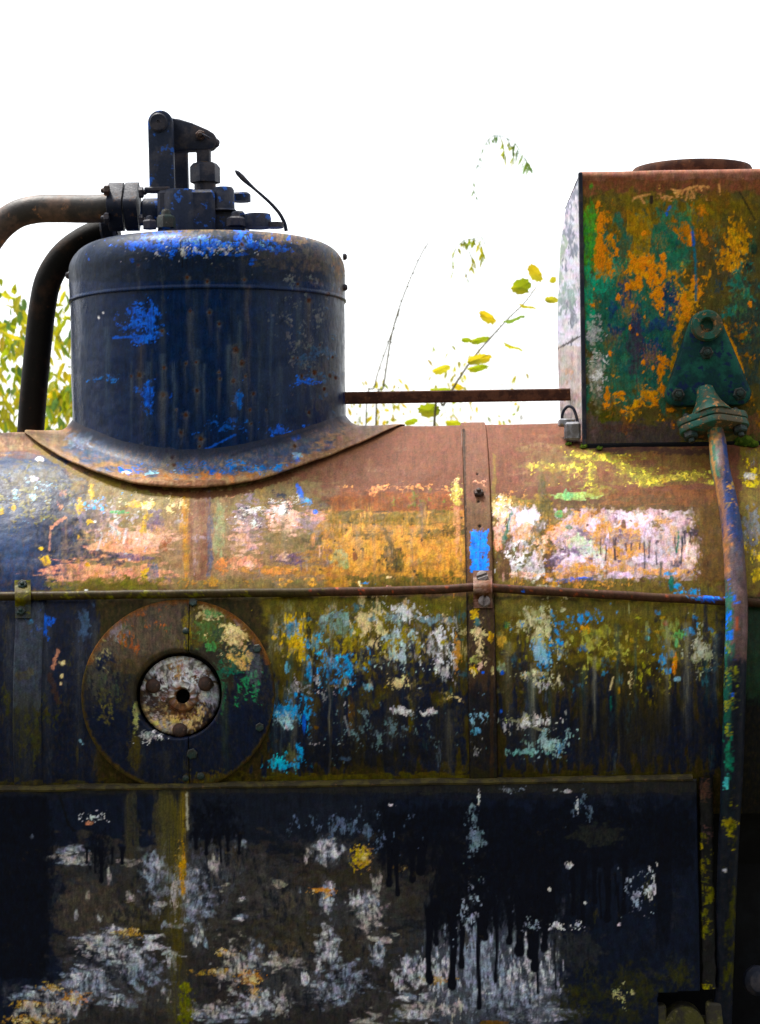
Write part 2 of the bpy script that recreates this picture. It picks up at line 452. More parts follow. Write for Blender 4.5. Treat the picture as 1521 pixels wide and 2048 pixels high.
M_RUST = iron('rusted_iron', (.045, .018, .011), (.10, .042, .022), (.16, .07, .03), 50, .5, .64, .75, .2)
M_TEAL = iron('teal_painted_casting', (.005, .036, .036), (.010, .085, .062), (.006, .018, .065), 26, .5, .57, .36, .16)
M_TEALR = iron('worn_teal_flange', (.012, .085, .06), (.075, .06, .03), (.34, .16, .055), 38, .5, .59, .45, .25)
M_BOLT = iron('bolt_iron', (.022, .022, .018), (.014, .034, .03), (.08, .07, .055), 60, .52, .62, .42, .25)
M_BOLTR = iron('rusty_bolt', (.07, .032, .02), (.035, .02, .015), (.16, .09, .06), 70, .5, .63, .6, .3)
M_SCREW = iron('screw_steel', (.22, .18, .17), (.12, .09, .08), (.3, .2, .15), 60, .52, .65, .45, .4)
M_BLACK = iron('black_plate', (.003, .003, .004), (.005, .006, .008), (.012, .012, .006), 14, .55, .7, .7, .15)
M_MOSS = iron('moss', (.03, .06, .004), (.08, .12, .008), (.02, .03, .004), 90, .5, .62, .9, .1, 1.0)

# ------------------------------------------------------------------ paint layouts (where each old coat of paint is left)
def paint_boiler(c):
    B, Q, SP, DR, ST, LN, SM = c.B, c.Q, c.SP, c.DR, c.ST, c.LN, c.SM
    c.base('brown', .6)
    # ---- upper half: bare rust along the crown
    Q(-300, 600, 1800, 1010, 'rust', amp=.3, fy=60, r=.62, h=0, var=.18)
    B(30, 880, 190, 36, 'tan', .9, amp=.4, sx=60, sy=14, edge=.5, r=.5, h=0)
    B(150, 925, 110, 60, 'tan', .6, amp=.5, sx=50, sy=30, edge=.6, r=.5, h=0)
    # middle field under the dome: tan and olive undercoat
    Q(110, 950, 660, 1185, (.20, .14, .065), amp=.5, fx=70, fy=40, edge=.8, r=.5, h=0)
    Q(300, 1030, 660, 1180, (.23, .14, .08), .7, amp=.8, sx=60, sy=20, fx=60, fy=40, edge=.6)
    B(250, 980, 180, 60, (.15, .115, .035), .8, amp=.8, sx=40, sy=16, edge=.5)
    B(560, 985, 120, 55, (.17, .13, .06), .8, amp=.7, sx=40, sy=16, edge=.5)
    # left: blue paint
    Q(-300, 905, 165, 1190, 'blue2', amp=.7, fx=70, fy=26, sx=40, sy=26, edge=.5, r=.36)
    Q(-300, 905, 130, 960, 'steel', .55, amp=.9, fx=50, fy=22, sx=50, sy=14, edge=.6, r=.4)
    B(60, 985, 120, 40, 'navy', .75, amp=.9, sx=24, sy=26, edge=.4)
    B(70, 955, 90, 34, (.13, .11, .05), .7, amp=1.2, sx=22, sy=10, edge=.3, bias=.2)
    B(130, 1070, 60, 50, 'navy', .95, amp=.5, sx=30, sy=30, edge=.3, r=.3)
    B(20, 1080, 60, 80, (.016, .045, .12), .8, amp=.6, sx=12, sy=50, edge=.5)
    SP(60, 1000, 110, 60, (.14, .12, .03), .55, 7, .8)
    SP(60, 990, 90, 60, 'skyb', .05, 5, 1)
    B(68, 958, 11, 6, 'lgrey', .9, amp=.5, sx=8, sy=8); B(80, 918, 10, 6, 'white', .9, amp=.5, sx=8, sy=8)
    LN([(104, 1055), (130, 1036)], 3.2, 'salmon', .9); LN([(101, 1058), (99, 1100)], 1.6, 'salmon', .6)
    B(92, 1120, 11, 14, 'yellow', .8, amp=.6, sx=9, sy=9); B(99, 1150, 8, 26, 'tan', .8, amp=.7, sx=8, sy=16); B(82, 1097, 4, 4, 'yellow')
    # salmon, pink and purple remains between x 110 and 640
    B(160, 1145, 80, 26, 'salmon', .85, amp=.8, sx=34, sy=10, edge=.3)
    B(240, 1090, 75, 40, 'salmon', .9, amp=.8, sx=36, sy=12, edge=.3)
    B(300, 1075, 60, 26, 'pink', .6, amp=.8, sx=36, sy=10, edge=.4)
    B(265, 1148, 90, 22, 'salmon', .75, amp=.8, sx=34, sy=10, edge=.3)
    B(310, 1040, 24, 24, 'purple', .9, amp=.6, sx=16, sy=16, edge=.3)
    B(200, 1040, 40, 40, 'mauve', .6, amp=.9, sx=18, sy=18)
    B(190, 1040, 26, 40, 'navy', .6, amp=1, sx=14, sy=16, bias=.1)
    B(260, 1113, 55, 8, 'purple', 1, amp=.5, sx=26, sy=8, edge=.3, ang=6); B(225, 1125, 22, 14, 'navy', .8, amp=.8, sx=12, sy=10)
    B(172, 1110, 60, 12, 'navy', .9, amp=.8, sx=26, sy=8, ang=2)
    B(305, 1145, 12, 24, 'steel', .7, amp=.8, sx=8, sy=20)
    LN([(247, 1085), (254, 1058)], 2, 'white', .7); LN([(195, 1100), (205, 1070)], 1.8, 'lgrey', .7); LN([(218, 1040), (230, 1060)], 3, 'pink', .6)
    B(330, 1088, 12, 14, 'rusto', .8, amp=.9, sx=8, sy=10)
    for (x, y, a, b) in ((160, 1012, 9, 18), (184, 985, 6, 16), (181, 1042, 7, 6), (270, 1008, 16, 9), (298, 1010, 14, 7), (295, 1032, 12, 8), (177, 1130, 5, 5), (287, 1055, 8, 16), (290, 1145, 8, 12), (28, 1015, 8, 5), (4, 1022, 5, 8), (158, 1072, 5, 5)):
        B(x, y, a, b, (.42, .28, .015), .9, amp=.8, sx=8, sy=8, edge=.3)
    B(238, 1025, 18, 5, 'green', 1, amp=.7, sx=9, sy=6); B(190, 1043, 4, 3, 'white')
    SP(330, 1010, 90, 24, 'cream', .45, 6, .6); SP(235, 1060, 70, 60, 'lgrey', .35, 6, 1.4); SP(200, 1010, 60, 30, 'cyan', .3, 5, 1)
    # run of rust water below the dome
    B(372, 1060, 12, 150, (.36, .17, .03), .85, amp=.5, sx=8, sy=60, edge=.5, r=.5); B(400, 1080, 28, 130, 'rust', .95, amp=.4, sx=10, sy=80, edge=.4, r=.5)
    B(394, 1075, 10, 115, (.3, .2, .13), .7, amp=.4, sx=8, sy=80, edge=.5); B(420, 1090, 7, 100, 'steel', .8, amp=.7, sx=6, sy=30, edge=.4)
    ST(405, 1000, 1190, 26, 'rust', .8); B(440, 1060, 14, 60, 'sage', .6, amp=.6, sx=10, sy=40, edge=.4)
    B(445, 1130, 16, 14, (.55, .18, .07), .8, amp=.9, sx=10, sy=8); B(470, 1125, 14, 12, 'salmon', .8, amp=.9, sx=10, sy=8)
    B(520, 1000, 14, 40, (.24, .16, .06), .9, amp=.4, sx=10, sy=40)
    # pink scraped square and purple scrapes
    B(570, 1040, 34, 32, 'pink', .95, amp=.8, sx=20, sy=8, edge=.2); Q(566, 1025, 594, 1066, 'pink', 1, fx=8, fy=10, amp=.4)
    B(500, 1045, 34, 50, 'mauve', .8, amp=1, sx=20, sy=9, edge=.25); B(492, 1080, 30, 40, 'pink', .55, amp=1.2, sx=18, sy=9, bias=.1)
    SP(500, 1035, 36, 24, 'white', .65, 6, .45); SP(560, 1020, 36, 26, 'white', .7, 6, .4); SP(500, 1030, 30, 22, 'navy', .6, 6, .5)
    SP(560, 1000, 40, 40, 'navy', .35, 6, .5); B(500, 1125, 26, 14, 'salmon', .9, amp=.8, sx=14, sy=8); B(498, 1130, 12, 8, 'pink')
    B(580, 1118, 34, 13, 'purple', .9, amp=.8, sx=18, sy=8); B(565, 1115, 14, 10, 'pink', .7, amp=1, sx=8, sy=6); B(625, 1045, 36, 24, 'mauve', .8, amp=.9, sx=16, sy=9)
    B(640, 1032, 26, 12, 'salmon', .7, amp=.9, sx=16, sy=8); B(600, 985, 6, 20, 'blue', .75, amp=.6, sx=6, sy=8, ang=-18); B(612, 1003, 14, 7, 'cyan', .8, amp=.9, sx=8, sy=5); B(630, 1023, 6, 7, 'blue', .9)
    B(590, 1075, 70, 30, (.14, .11, .045), .8, amp=.8, sx=30, sy=14, edge=.4); B(645, 1085, 34, 24, (.06, .05, .02), .7, amp=.9, sx=16, sy=14)
    B(590, 1140, 100, 12, 'ochre', .85, amp=.9, sx=30, sy=7); B(640, 1112, 40, 14, 'ochre', .7, amp=1, sx=20, sy=8)
    B(555, 1142, 40, 8, (.55, .22, .08), .8, amp=.8, sx=18, sy=5)
    Q(330, 1155, 670, 1188, (.16, .12, .045), .85, amp=.8, fx=40, fy=12, sx=30, sy=12); SP(600, 1160, 90, 16, 'gold', .5, 7, .8); SP(420, 1165, 120, 14, 'ochre', .4, 7, .8)
    LN([(640, 1138), (655, 1145), (672, 1175)], 2.2, 'olived', .9)
    # mossy ledge above the rail
    Q(90, 1155, 330, 1186, (.11, .095, .012), .8, amp=1, fx=40, fy=14, sx=24, sy=10); SP(260, 1165, 60, 14, 'moss', .8, 6, 1); SP(160, 1168, 60, 10, 'moss', .6, 6, 1); B(172, 1181, 4, 3, 'white')
    # rust-orange band and gold field left of the strap
    Q(655, 985, 935, 1024, 'rusto', .85, amp=.7, fx=26, fy=12, sx=50, sy=9, edge=.4, r=.6)
    SP(800, 978, 130, 12, (.5, .22, .09), .6, 7, .8); B(690, 985, 30, 10, 'rusto', .6, amp=.8)
    B(700, 940, 90, 50, (.19, .10, .065), .6, amp=.6, sx=50, sy=30, edge=.7, r=.65, h=0)
    Q(640, 1020, 945, 1180, 'ochre', .95, amp=.7, fx=40, fy=16, sx=40, sy=14, edge=.4)
    B(700, 1060, 60, 34, 'tan', .6, amp=1, sx=20, sy=12); B(720, 1110, 44, 50, 'gold', .9, amp=.7, sx=16, sy=30)
    B(860, 1110, 90, 50, 'gold', .95, amp=.8, sx=10, sy=36, edge=.4); B(760, 1080, 120, 36, 'gold', .7, amp=1, sx=14, sy=26)
    Q(650, 1022, 930, 1050, (.13, .09, .014), .8, amp=1, fx=30, fy=10, sx=34, sy=9, bias=.1)
    for (x, y, a, b) in ((703, 1033, 20, 9), (760, 1036, 16, 8), (823, 1040, 7, 10), (850, 1031, 22, 8), (910, 1060, 30, 10), (740, 1070, 34, 8), (870, 1068, 46, 10)):
        B(x, y, a, b, (.085, .06, .012), .9, amp=.9, sx=14, sy=8, edge=.25)
    B(785, 1115, 26, 26, (.07, .05, .014), .95, amp=.8, sx=12, sy=14, edge=.3, ang=60); B(795, 1130, 14, 16, 'olived', .9, amp=.7, sx=9, sy=9); B(778, 1080, 6, 30, (.07, .05, .014), .8, ang=-24, amp=.7, sx=8, sy=12)
    for i in range(22): B(random.uniform(660, 930), random.uniform(1030, 1150), random.uniform(2, 5), random.uniform(2, 4), 'olived', .9, amp=.5, sx=5, sy=5, h=-.4)
    B(710, 1113, 6, 8, 'rusto'); B(682, 1115, 20, 18, 'sage', .7, amp=.8, sx=14, sy=14); B(693, 1130, 8, 10, 'sage', .8)
    Q(690, 1148, 940, 1182, (.085, .07, .014), .95, amp=1, fx=30, fy=12, sx=20, sy=14); SP(900, 1155, 40, 22, 'gold', .5, 6, 1.2); SP(730, 1167, 20, 3, 'cyan', .9, 6, .6); SP(775, 1155, 12, 8, 'cream', .6, 5, 1); SP(780, 1172, 10, 4, 'pink', .8, 5, .6)
    B(916, 1050, 9, 60, 'salmon', .6, amp=.8, sx=8, sy=30); B(913, 988, 12, 28, (.40, .36, .10), .9, amp=.9, sx=9, sy=9); SP(912, 985, 12, 26, 'cream', .7, 5, 1)
    SP(840, 1000, 90, 26, 'moss', .4, 7, 1.4)
    # ---- right of the strap, above the rail
    Q(1040, 890, 1450, 975, (.15, .10, .035), .7, amp=.9, fx=40, fy=18, sx=50, sy=14, edge=.5)
    for (x, y, a, b, o) in ((1170, 910, 40, 14, .8), (1110, 935, 60, 12, .6), (1180, 950, 16, 42, .8), (1230, 915, 50, 16, .9), (1270, 940, 60, 14, .85), (1330, 955, 70, 9, .9), (1380, 950, 40, 12, .8), (1300, 962, 40, 12, .8), (1150, 945, 26, 26, .6), (1075, 930, 40, 9, .6), (1420, 965, 20, 6, .6)):
        B(x, y, a, b, 'lime', o, amp=1.0, sx=20, sy=8, edge=.35, bias=.1); SP(x, y, a, b, (.6, .5, .12), .5, 5, .9)
    for (x, y, a, b) in ((1160, 955, 24, 20), (1215, 945, 26, 24), (1030, 940, 60, 40), (1290, 925, 40, 9)): B(x, y, a, b, 'rust', .8, amp=.7, sx=20, sy=16, edge=.4, r=.6, h=0)
    B(1150, 993, 50, 10, (.25, .36, .14), .95, amp=.8, sx=22, sy=8); B(1195, 985, 40, 12, 'lime', .8, amp=.9, sx=18, sy=8); B(1135, 990, 12, 12, (.14, .34, .16), .9, amp=.6, sx=10, sy=10)
    Q(1200, 975, 1445, 1012, (.16, .07, .03), .95, amp=.8, fx=30, fy=12, sx=44, sy=10, r=.6); B(1290, 998, 60, 8, (.08, .05, .02), .7, amp=.8, sx=20, sy=6)
    Q(985, 990, 1110, 1030, (.20, .14, .03), .8, amp=1, fx=20, fy=14, sx=18, sy=12); SP(1030, 1000, 60, 24, 'gold', .5, 5, 1.2)
    Q(984, 900, 996, 1170, (.17, .13, .025), .6, fx=8, fy=30, amp=.9, sx=8, sy=30)
    # cream and pink field
    SPK = SP
    B(1004, 1020, 28, 26, 'cream', .8, amp=1, sx=12, sy=14); SP(1004, 1020, 26, 28, 'white', .5, 5, 1); B(1000, 1065, 14, 26, 'pink', .8, amp=.8, sx=9, sy=16); B(996, 1090, 8, 14, 'salmon', .9)
    Q(1022, 1016, 1090, 1150, (.46, .42, .45), .95, fx=24, fy=22, amp=.7, sx=14, sy=26, edge=.25); B(1052, 1035, 26, 22, (.62, .58, .68), .9, amp=.6, sx=10, sy=24)
    Q(1110, 1018, 1395, 1162, (.36, .27, .29), .97, fx=26, fy=20, amp=.7, sx=20, sy=18, edge=.2)
    B(1050, 1065, 40, 22, 'gold', .75, amp=.9, sx=16, sy=14); B(1085, 1090, 30, 16, 'gold', .85, amp=.9, sx=14, sy=12); B(1120, 1055, 40, 18, 'gold', .95, amp=.8, sx=14, sy=14, ang=-28)
    B(1105, 1070, 34, 12, 'pink', .9, amp=.8, sx=12, sy=10, ang=-25)
    for (x, y, a, b, o) in ((1180, 1040, 34, 22, .85), (1210, 1060, 40, 20, .95), (1265, 1065, 30, 26, .85), (1215, 1110, 50, 22, .9), (1150, 1133, 44, 12, .9), (1300, 1045, 34, 14, .6), (1275, 1100, 40, 14, .9), (1225, 1140, 60, 10, .8), (1330, 1070, 24, 30, .6), (1375, 1110, 22, 26, .7), (1340, 1145, 60, 9, .85), (1140, 1150, 60, 8, .8)):
        B(x, y, a, b, 'gold', o, amp=.9, sx=16, sy=13, edge=.2)
    for (x, y, a, b) in ((1160, 1100, 30, 20), (1265, 1040, 40, 16), (1140, 1120, 40, 12), (1300, 1120, 34, 12), (1235, 1150, 40, 8), (1200, 1120, 16, 14), (1185, 1050, 16, 16), (1295, 1060, 14, 30)):
        B(x, y, a, b, (.55, .45, .56), .85, amp=.8, sx=16, sy=12, edge=.25)
    B(1320, 1090, 34, 44, (.34, .28, .32), .9, amp=.6, sx=14, sy=22); B(1380, 1105, 18, 34, (.6, .46, .42), .95, amp=.5, sx=10, sy=20)
    B(1160, 1085, 30, 16, (.34, .40, .26), .9, amp=.8, sx=14, sy=12); B(1180, 1105, 30, 14, (.34, .42, .34), .8, amp=.8, sx=14, sy=10)
    B(1145, 1103, 24, 9, 'purple', .9, amp=.8, sx=14, sy=8); B(1112, 1122, 20, 12, 'purple', .9, amp=.8, sx=12, sy=9, ang=-25); B(1168, 1068, 20, 8, 'purple', .85, amp=.8, sx=12, sy=8, ang=30)
    # dark brushed gap
    B(1085, 980, 9, 34, (.07, .055, .012), .95, amp=.6, sx=9, sy=18); B(1092, 1022, 16, 26, (.08, .065, .02), .95, amp=.7, sx=9, sy=14); B(1076, 1062, 14, 30, (.10, .08, .03), .8, ang=24, amp=.9, sx=8, sy=12)
    SP(1040, 1110, 50, 44, (.10, .085, .03), .62, 8, 1); SP(1090, 1105, 40, 30, (.12, .10, .04), .5, 8, 1); SP(1040, 1110, 50, 40, 'white', .4, 5, 1)
    LN([(1024, 1024), (1008, 1085)], 4, 'teal', .8); LN([(1140, 1025), (1108, 1045)], 5, (.09, .08, .02), .8)
    B(1118, 1028, 9, 8, 'green', .95, amp=.4); B(1138, 1054, 8, 6, (.05, .16, .05), .95, amp=.4); B(1312, 1048, 10, 10, (.09, .07, .02), .9, amp=.7, sx=8, sy=8); B(1247, 1048, 6, 9, (.12, .06, .04), .9)
    for i in range(26): B(random.uniform(1110, 1390), random.uniform(1022, 1150), random.uniform(2, 5), random.uniform(2, 5), random.choice(['olived', 'purple', 'brown']), .85, amp=.5, sx=5, sy=5)
    # runs of dark paint over the pale field
    B(1235, 1080, 60, 12, (.16, .12, .14), .75, amp=.9, sx=20, sy=10)
    DR(1186, 1240, 1072, 3, 34, 50, 5, (.075, .05, .05)); DR(1240, 1290, 1085, 3, 10, 28, 4, (.06, .045, .07)); DR(1284, 1320, 1078, 3, 30, 62, 4.5, (.06, .05, .08))
    DR(1346, 1366, 1068, 2, 55, 66, 4, (.03, .035, .05)); DR(1366, 1400, 1062, 3, 16, 26, 5, (.04, .035, .05)); B(1382, 1064, 20, 9, (.04, .035, .05), .95, amp=.5, sx=9, sy=7); B(1353, 1128, 12, 8, (.05, .04, .07), .95, amp=.6)
    LN([(1358, 1066), (1354, 1105)], 2, 'teal', .9); B(1225, 1155, 5, 16, 'mauve', .8); DR(1318, 1328, 1120, 1, 50, 52, 4, (.10, .09, .08))
    LN([(1115, 1163), (1180, 1158)], 4, 'blue', 1, .35, .3); LN([(1330, 1149), (1350, 1148)], 3, 'cyan', .9); B(1065, 1155, 14, 12, 'white', .9, amp=.8, sx=9, sy=9); B(1050, 1150, 30, 8, 'pink', .9, amp=.8, sx=12, sy=7); LN([(1075, 1172), (1120, 1172)], 2, 'white', .8)
    Q(985, 1155, 1450, 1200, (.13, .10, .025), .85, amp=1, fx=30, fy=16, sx=24, sy=9); SP(1160, 1165, 120, 12, 'gold', .6, 6, .8); SP(1375, 1180, 40, 16, 'cyan', .6, 7, 1.2); B(1343, 1172, 5, 16, 'teal', .9)
    Q(1395, 1005, 1450, 1170, (.10, .055, .015), .9, fx=20, fy=20, amp=.7, sx=10, sy=24, r=.6); SP(1400, 1046, 6, 6, 'orange', .9, 5, 1)
    # right of the feed pipe
    Q(1478, 885, 1800, 1190, (.17, .13, .035), .85, fx=14, fy=30, amp=.8, sx=26, sy=14); SP(1510, 950, 30, 50, (.55, .42, .05), .6, 8, .8); SP(1510, 1120, 24, 60, (.55, .40, .05), .6, 8, 1.2); B(1505, 1060, 20, 40, 'bgrey', .7, amp=.9, sx=12, sy=16); B(1500, 950, 14, 10, 'white', .6, amp=.8)
    # ---- below the rail
    c.vs, c.soft = 2.0, 1.5
    Q(-300, 1190, 1800, 1640, 'olived', 1, fx=10, fy=12, amp=.3, r=.55)
    Q(520, 1190, 1450, 1330, (.13, .10, .018), .95, fx=30, fy=40, amp=.8, sx=40, sy=22, edge=.6)
    Q(985, 1196, 1450, 1240, (.14, .115, .03), .8, fx=30, fy=18, amp=.6, sx=40, sy=20, edge=.6)
    Q(520, 1190, 940, 1235, (.15, .125, .025), .85, fx=20, fy=18, amp=.6, sx=30, sy=20, edge=.6)
    Q(905, 1195, 945, 1560, (.075, .058, .01), .8, fx=18, fy=30, amp=.8, sx=9, sy=40); Q(540, 1215, 605, 1420, (.09, .07, .008), .8, fx=18, fy=30, amp=.8, sx=12, sy=40)
    # navy with soft top edge
    Q(-300, 1192, 200, 1640, 'navy', .97, fx=40, fy=10, amp=.5, sx=10, sy=40, r=.36)
    Q(530, 1380, 945, 1552, 'navy', .97, fx=40, fy=60, amp=1.1, sx=16, sy=60, edge=.35, r=.36)
    B(760, 1330, 130, 50, 'navy', .85, amp=1.2, sx=16, sy=22, edge=.3); B(690, 1400, 90, 60, 'navy', .9, amp=1, sx=16, sy=30); B(840, 1330, 90, 60, 'navy', .85, amp=1.1, sx=18, sy=26)
    B(860, 1290, 50, 40, 'navy', .6, amp=1.3, sx=12, sy=22)
    Q(1000, 1395, 1450, 1548, 'navy', .97, fx=30, fy=60, amp=1.1, sx=16, sy=70, edge=.4, r=.36); B(1400, 1330, 50, 110, 'navy', .85, amp=.9, sx=14, sy=50); B(1180, 1380, 40, 40, 'navy', .9, amp=.9, sx=14, sy=30); B(1040, 1330, 20, 60, 'navy', .7, amp=1, sx=10, sy=30)
    B(1260, 1440, 130, 70, 'blk', .7, amp=.8, sx=14, sy=60); B(700, 1510, 200, 40, 'blk', .6, amp=.7, sx=40, sy=12)
    # olive streaks through the navy
    for x in (724, 790, 830, 880, 715, 1210, 1255, 1280, 1330, 1165, 1090, 1400, 900, 1022, 760, 1300):
        ST(x + random.uniform(-6, 6), random.uniform(1330, 1430), random.uniform(1560, 1640), random.uniform(6, 22), (.05, .04, .009), random.uniform(.25, .7))
    B(745, 1400, 34, 26, (.07, .055, .012), .95, amp=.8, sx=14, sy=14); B(703, 1430, 8, 40, (.12, .065, .012), .95, amp=.7, sx=7, sy=24); B(822, 1440, 7, 30, (.10, .08, .01), .95, amp=.7, sx=7, sy=20); B(880, 1400, 12, 18, (.10, .075, .012), .9, amp=.8, sx=8, sy=12)
    for i in range(34): B(random.uniform(720, 930), random.uniform(1260, 1360), random.uniform(3, 9), random.uniform(4, 12), (.10, .075, .012), .85, amp=.7, sx=8, sy=10)
    # left strap zone and streaks
    for x in (48, 95, 160, 190, 20): ST(x, 1235, 1600, 12, (.06, .065, .075), .6)
    SP(90, 1255, 40, 34, 'blue', .5, 7, 1); SP(175, 1245, 22, 40, 'steel', .7, 8, 1.6); SP(60, 1245, 20, 10, 'cyan', .5, 6, .7)
    LN([(116, 1302), (106, 1335)], 3.4, 'salmon', .8); B(127, 1325, 8, 7, 'cream', 1, amp=.5, sx=7, sy=7); B(124, 1352, 4, 6, 'cream', 1, amp=.5); B(122, 1368, 3, 4, 'cream'); LN([(100, 1350), (118, 1405)], 5, (.05, .025, .018), .8); LN([(160, 1480), (166, 1488)], 2, 'skyb', .9)
    SP(60, 1400, 70, 150, (.05, .05, .014), .4, 8, 5)
    # yellow and blue group right of the cover
    B(590, 1270, 26, 40, 'yellow', .95, amp=.8, sx=9, sy=14, edge=.2); B(606, 1300, 8, 30, 'yellow', .9, amp=.8, sx=7, sy=12); B(584, 1258, 15, 19, (.08, .28, .5), .95, amp=.7, sx=8, sy=9); B(548, 1276, 5, 4, 'yellow')
    LN([(617, 1228), (619, 1290), (624, 1320)], 4.5, 'olived', .95, jit=.5)
    B(575, 1336, 6, 12, (.12, .32, .45), .9, amp=.7, sx=6, sy=9); B(618, 1345, 9, 22, 'cyan', .95, amp=.7, sx=7, sy=14); B(630, 1290, 14, 22, (.14, .30, .34), .7, amp=1, sx=9, sy=12)
    SP(660, 1320, 50, 40, 'cyan', .5, 6, 1.2); SP(690, 1345, 44, 40, 'cyan', .5, 6, .9); B(697, 1350, 11, 9, 'cyan', 1, amp=.6, sx=7, sy=7); B(692, 1377, 4, 5, (.05, .42, .6)); SP(700, 1310, 24, 6, 'cyan', .7, 6, .6); B(737, 1374, 11, 9, (.2, .38, .46), .85, amp=.6, sx=8, sy=8)
    B(683, 1255, 20, 24, (.18, .28, .2), .75, amp=.8, sx=12, sy=14); B(672, 1230, 26, 7, 'skyb', .6, amp=.8, sx=16, sy=6)
    # scraped cream and white
    SP(730, 1240, 30, 60, 'cream', .75, 8, 1.6); B(727, 1250, 10, 20, 'cream', .95, amp=.9, sx=6, sy=12); B(757, 1230, 6, 30, 'cream', .9, amp=.9, sx=5, sy=14); B(812, 1218, 10, 22, 'cream', 1, amp=.7, sx=7, sy=12); SP(800, 1215, 40, 16, 'white', .6, 6, 1)
    SP(765, 1290, 50, 30, 'cream', .6, 6, 1.6); SP(800, 1280, 26, 50, (.35, .45, .42), .8, 5, 2.4); SP(880, 1300, 34, 60, 'lgrey', .66, 5, 2.4); B(790, 1235, 60, 10, 'skyb', .5, amp=1, sx=20, sy=6); B(870, 1240, 34, 10, 'skyb', .6, amp=1, sx=16, sy=7); SP(900, 1250, 24, 40, 'cream', .5, 6, 2)
    B(833, 1266, 5, 4, 'white'); SP(800, 1365, 20, 14, 'cream', .75, 4, .8); SP(800, 1421, 24, 9, 'lgrey', .9, 4, .7); SP(857, 1424, 14, 9, 'lgrey', .9, 4, .9); SP(910, 1398, 24, 9, 'cream', .7, 5, .7); SP(915, 1310, 8, 40, 'gold', .7, 6, 2)
    SP(640, 1380, 60, 26, 'lgrey', .5, 5, 1); SP(600, 1420, 60, 40, 'cyan', .6, 6, 1.4); B(572, 1435, 22, 14, (.3, .45, .5), .9, amp=1, sx=8, sy=7); B(576, 1445, 6, 16, 'white', .8, amp=.7, sx=5, sy=8); B(609, 1448, 4, 18, 'blue', .9, amp=.5)
    B(582, 1508, 18, 20, (.10, .10, .04), .95, amp=.6, sx=9, sy=9); SP(556, 1525, 28, 18, (.05, .4, .6), .85, 5, 1.8); SP(600, 1500, 14, 26, 'cyan', .8, 5, 1.4); SP(575, 1533, 26, 7, 'cyan', .9, 5, 1); B(633, 1455, 6, 6, (.14, .07, .01))
    SP(690, 1518, 20, 7, 'steel', .8, 6, .7); LN([(690, 1433), (700, 1470)], 1.6, 'lgrey', .5); SP(680, 1488, 60, 4, 'lgrey', .4, 5, .5)
    # flakes right of the strap, below the rail
    SP(1075, 1250, 44, 50, (.45, .42, .22), .72, 7, 1.3); B(1062, 1228, 26, 12, (.33, .31, .15), .85, amp=.9, sx=10, sy=9); SP(1090, 1300, 40, 60, 'cyan', .45, 7, 1); SP(1082, 1320, 26, 40, 'skyb', .6, 7, 1); B(1078, 1300, 16, 12, (.3, .42, .46), .9, amp=.9, sx=7, sy=7); B(1070, 1346, 30, 9, (.4, .36, .2), .9, amp=1, sx=9, sy=6); SP(1095, 1370, 36, 14, 'lgrey', .6, 5, 1)
    B(1170, 1258, 14, 8, (.65, .3, .06), .95, amp=.8, sx=7, sy=6); B(1200, 1264, 36, 13, (.26, .25, .06), .95, amp=.8, sx=14, sy=9); B(1195, 1330, 16, 16, (.22, .21, .04), .9, amp=.8, sx=10, sy=10); B(1225, 1310, 20, 24, (.15, .12, .01), .9, amp=.9, sx=12, sy=14)
    B(1170, 1295, 12, 10, (.03, .16, .36), .95, amp=.9, sx=6, sy=6); SP(1165, 1235, 50, 20, 'cyan', .55, 7, 1.2); B(1295, 1262, 6, 22, (.3, .29, .08), .9, amp=.7, sx=6, sy=9); B(1295, 1275, 7, 6, (.12, .34, .3), .9)
    B(1340, 1260, 26, 26, (.25, .28, .09), .9, amp=.9, sx=9, sy=9); B(1332, 1246, 7, 7, (.28, .05, .02), .95, amp=.5); B(1360, 1270, 16, 10, (.12, .38, .12), .95, amp=.9, sx=7, sy=7); B(1354, 1285, 6, 12, (.14, .4, .16), .9); SP(1385, 1262, 16, 14, 'cyan', .8, 5, 1); B(1313, 1240, 8, 9, (.02, .018, .014), .9)
    B(1349, 1325, 6, 24, 'orange', .95, amp=.5, sx=6, sy=12); B(1343, 1305, 7, 12, (.28, .27, .12), .9); B(1356, 1358, 8, 5, 'skyb', .9); SP(1330, 1330, 26, 40, 'cyan', .45, 6, 1); SP(1400, 1300, 34, 60, (.3, .3, .2), .55, 6, 2); SP(1300, 1340, 60, 50, (.3, .27, .05), .5, 7, 1.2)
    LN([(1227, 1354), (1220, 1380)], 1.3, 'cream', 1); SP(1258, 1358, 8, 22, 'cream', .7, 5, 2.5); LN([(1222, 1395), (1222, 1420)], 2, 'teal', .9); B(1238, 1380, 4, 9, (.45, .24, .02), .95); SP(1300, 1400, 40, 40, (.10, .08, .01), .6, 8, 2)
    for i in range(30):
        B(random.uniform(1005, 1440), random.uniform(1225, 1370), random.uniform(2, 8), random.uniform(2, 6), random.choice([(.28, .25, .05), (.3, .3, .12), (.2, .16, .02), (.05, .2, .36), (.35, .22, .04)]), .85, amp=.9, sx=7, sy=6)
    B(1015, 1250, 8, 9, 'green', .8, amp=.5); B(1003, 1280, 10, 16, (.5, .3, .08), .85, amp=.9, sx=7, sy=9); B(1006, 1305, 8, 8, (.03, .03, .035), .9); B(1003, 1335, 10, 12, (.3, .36, .2), .9, amp=.8, sx=7, sy=7); B(1006, 1346, 5, 6, 'blue', .9); B(1003, 1423, 4, 6, 'blue', .9)
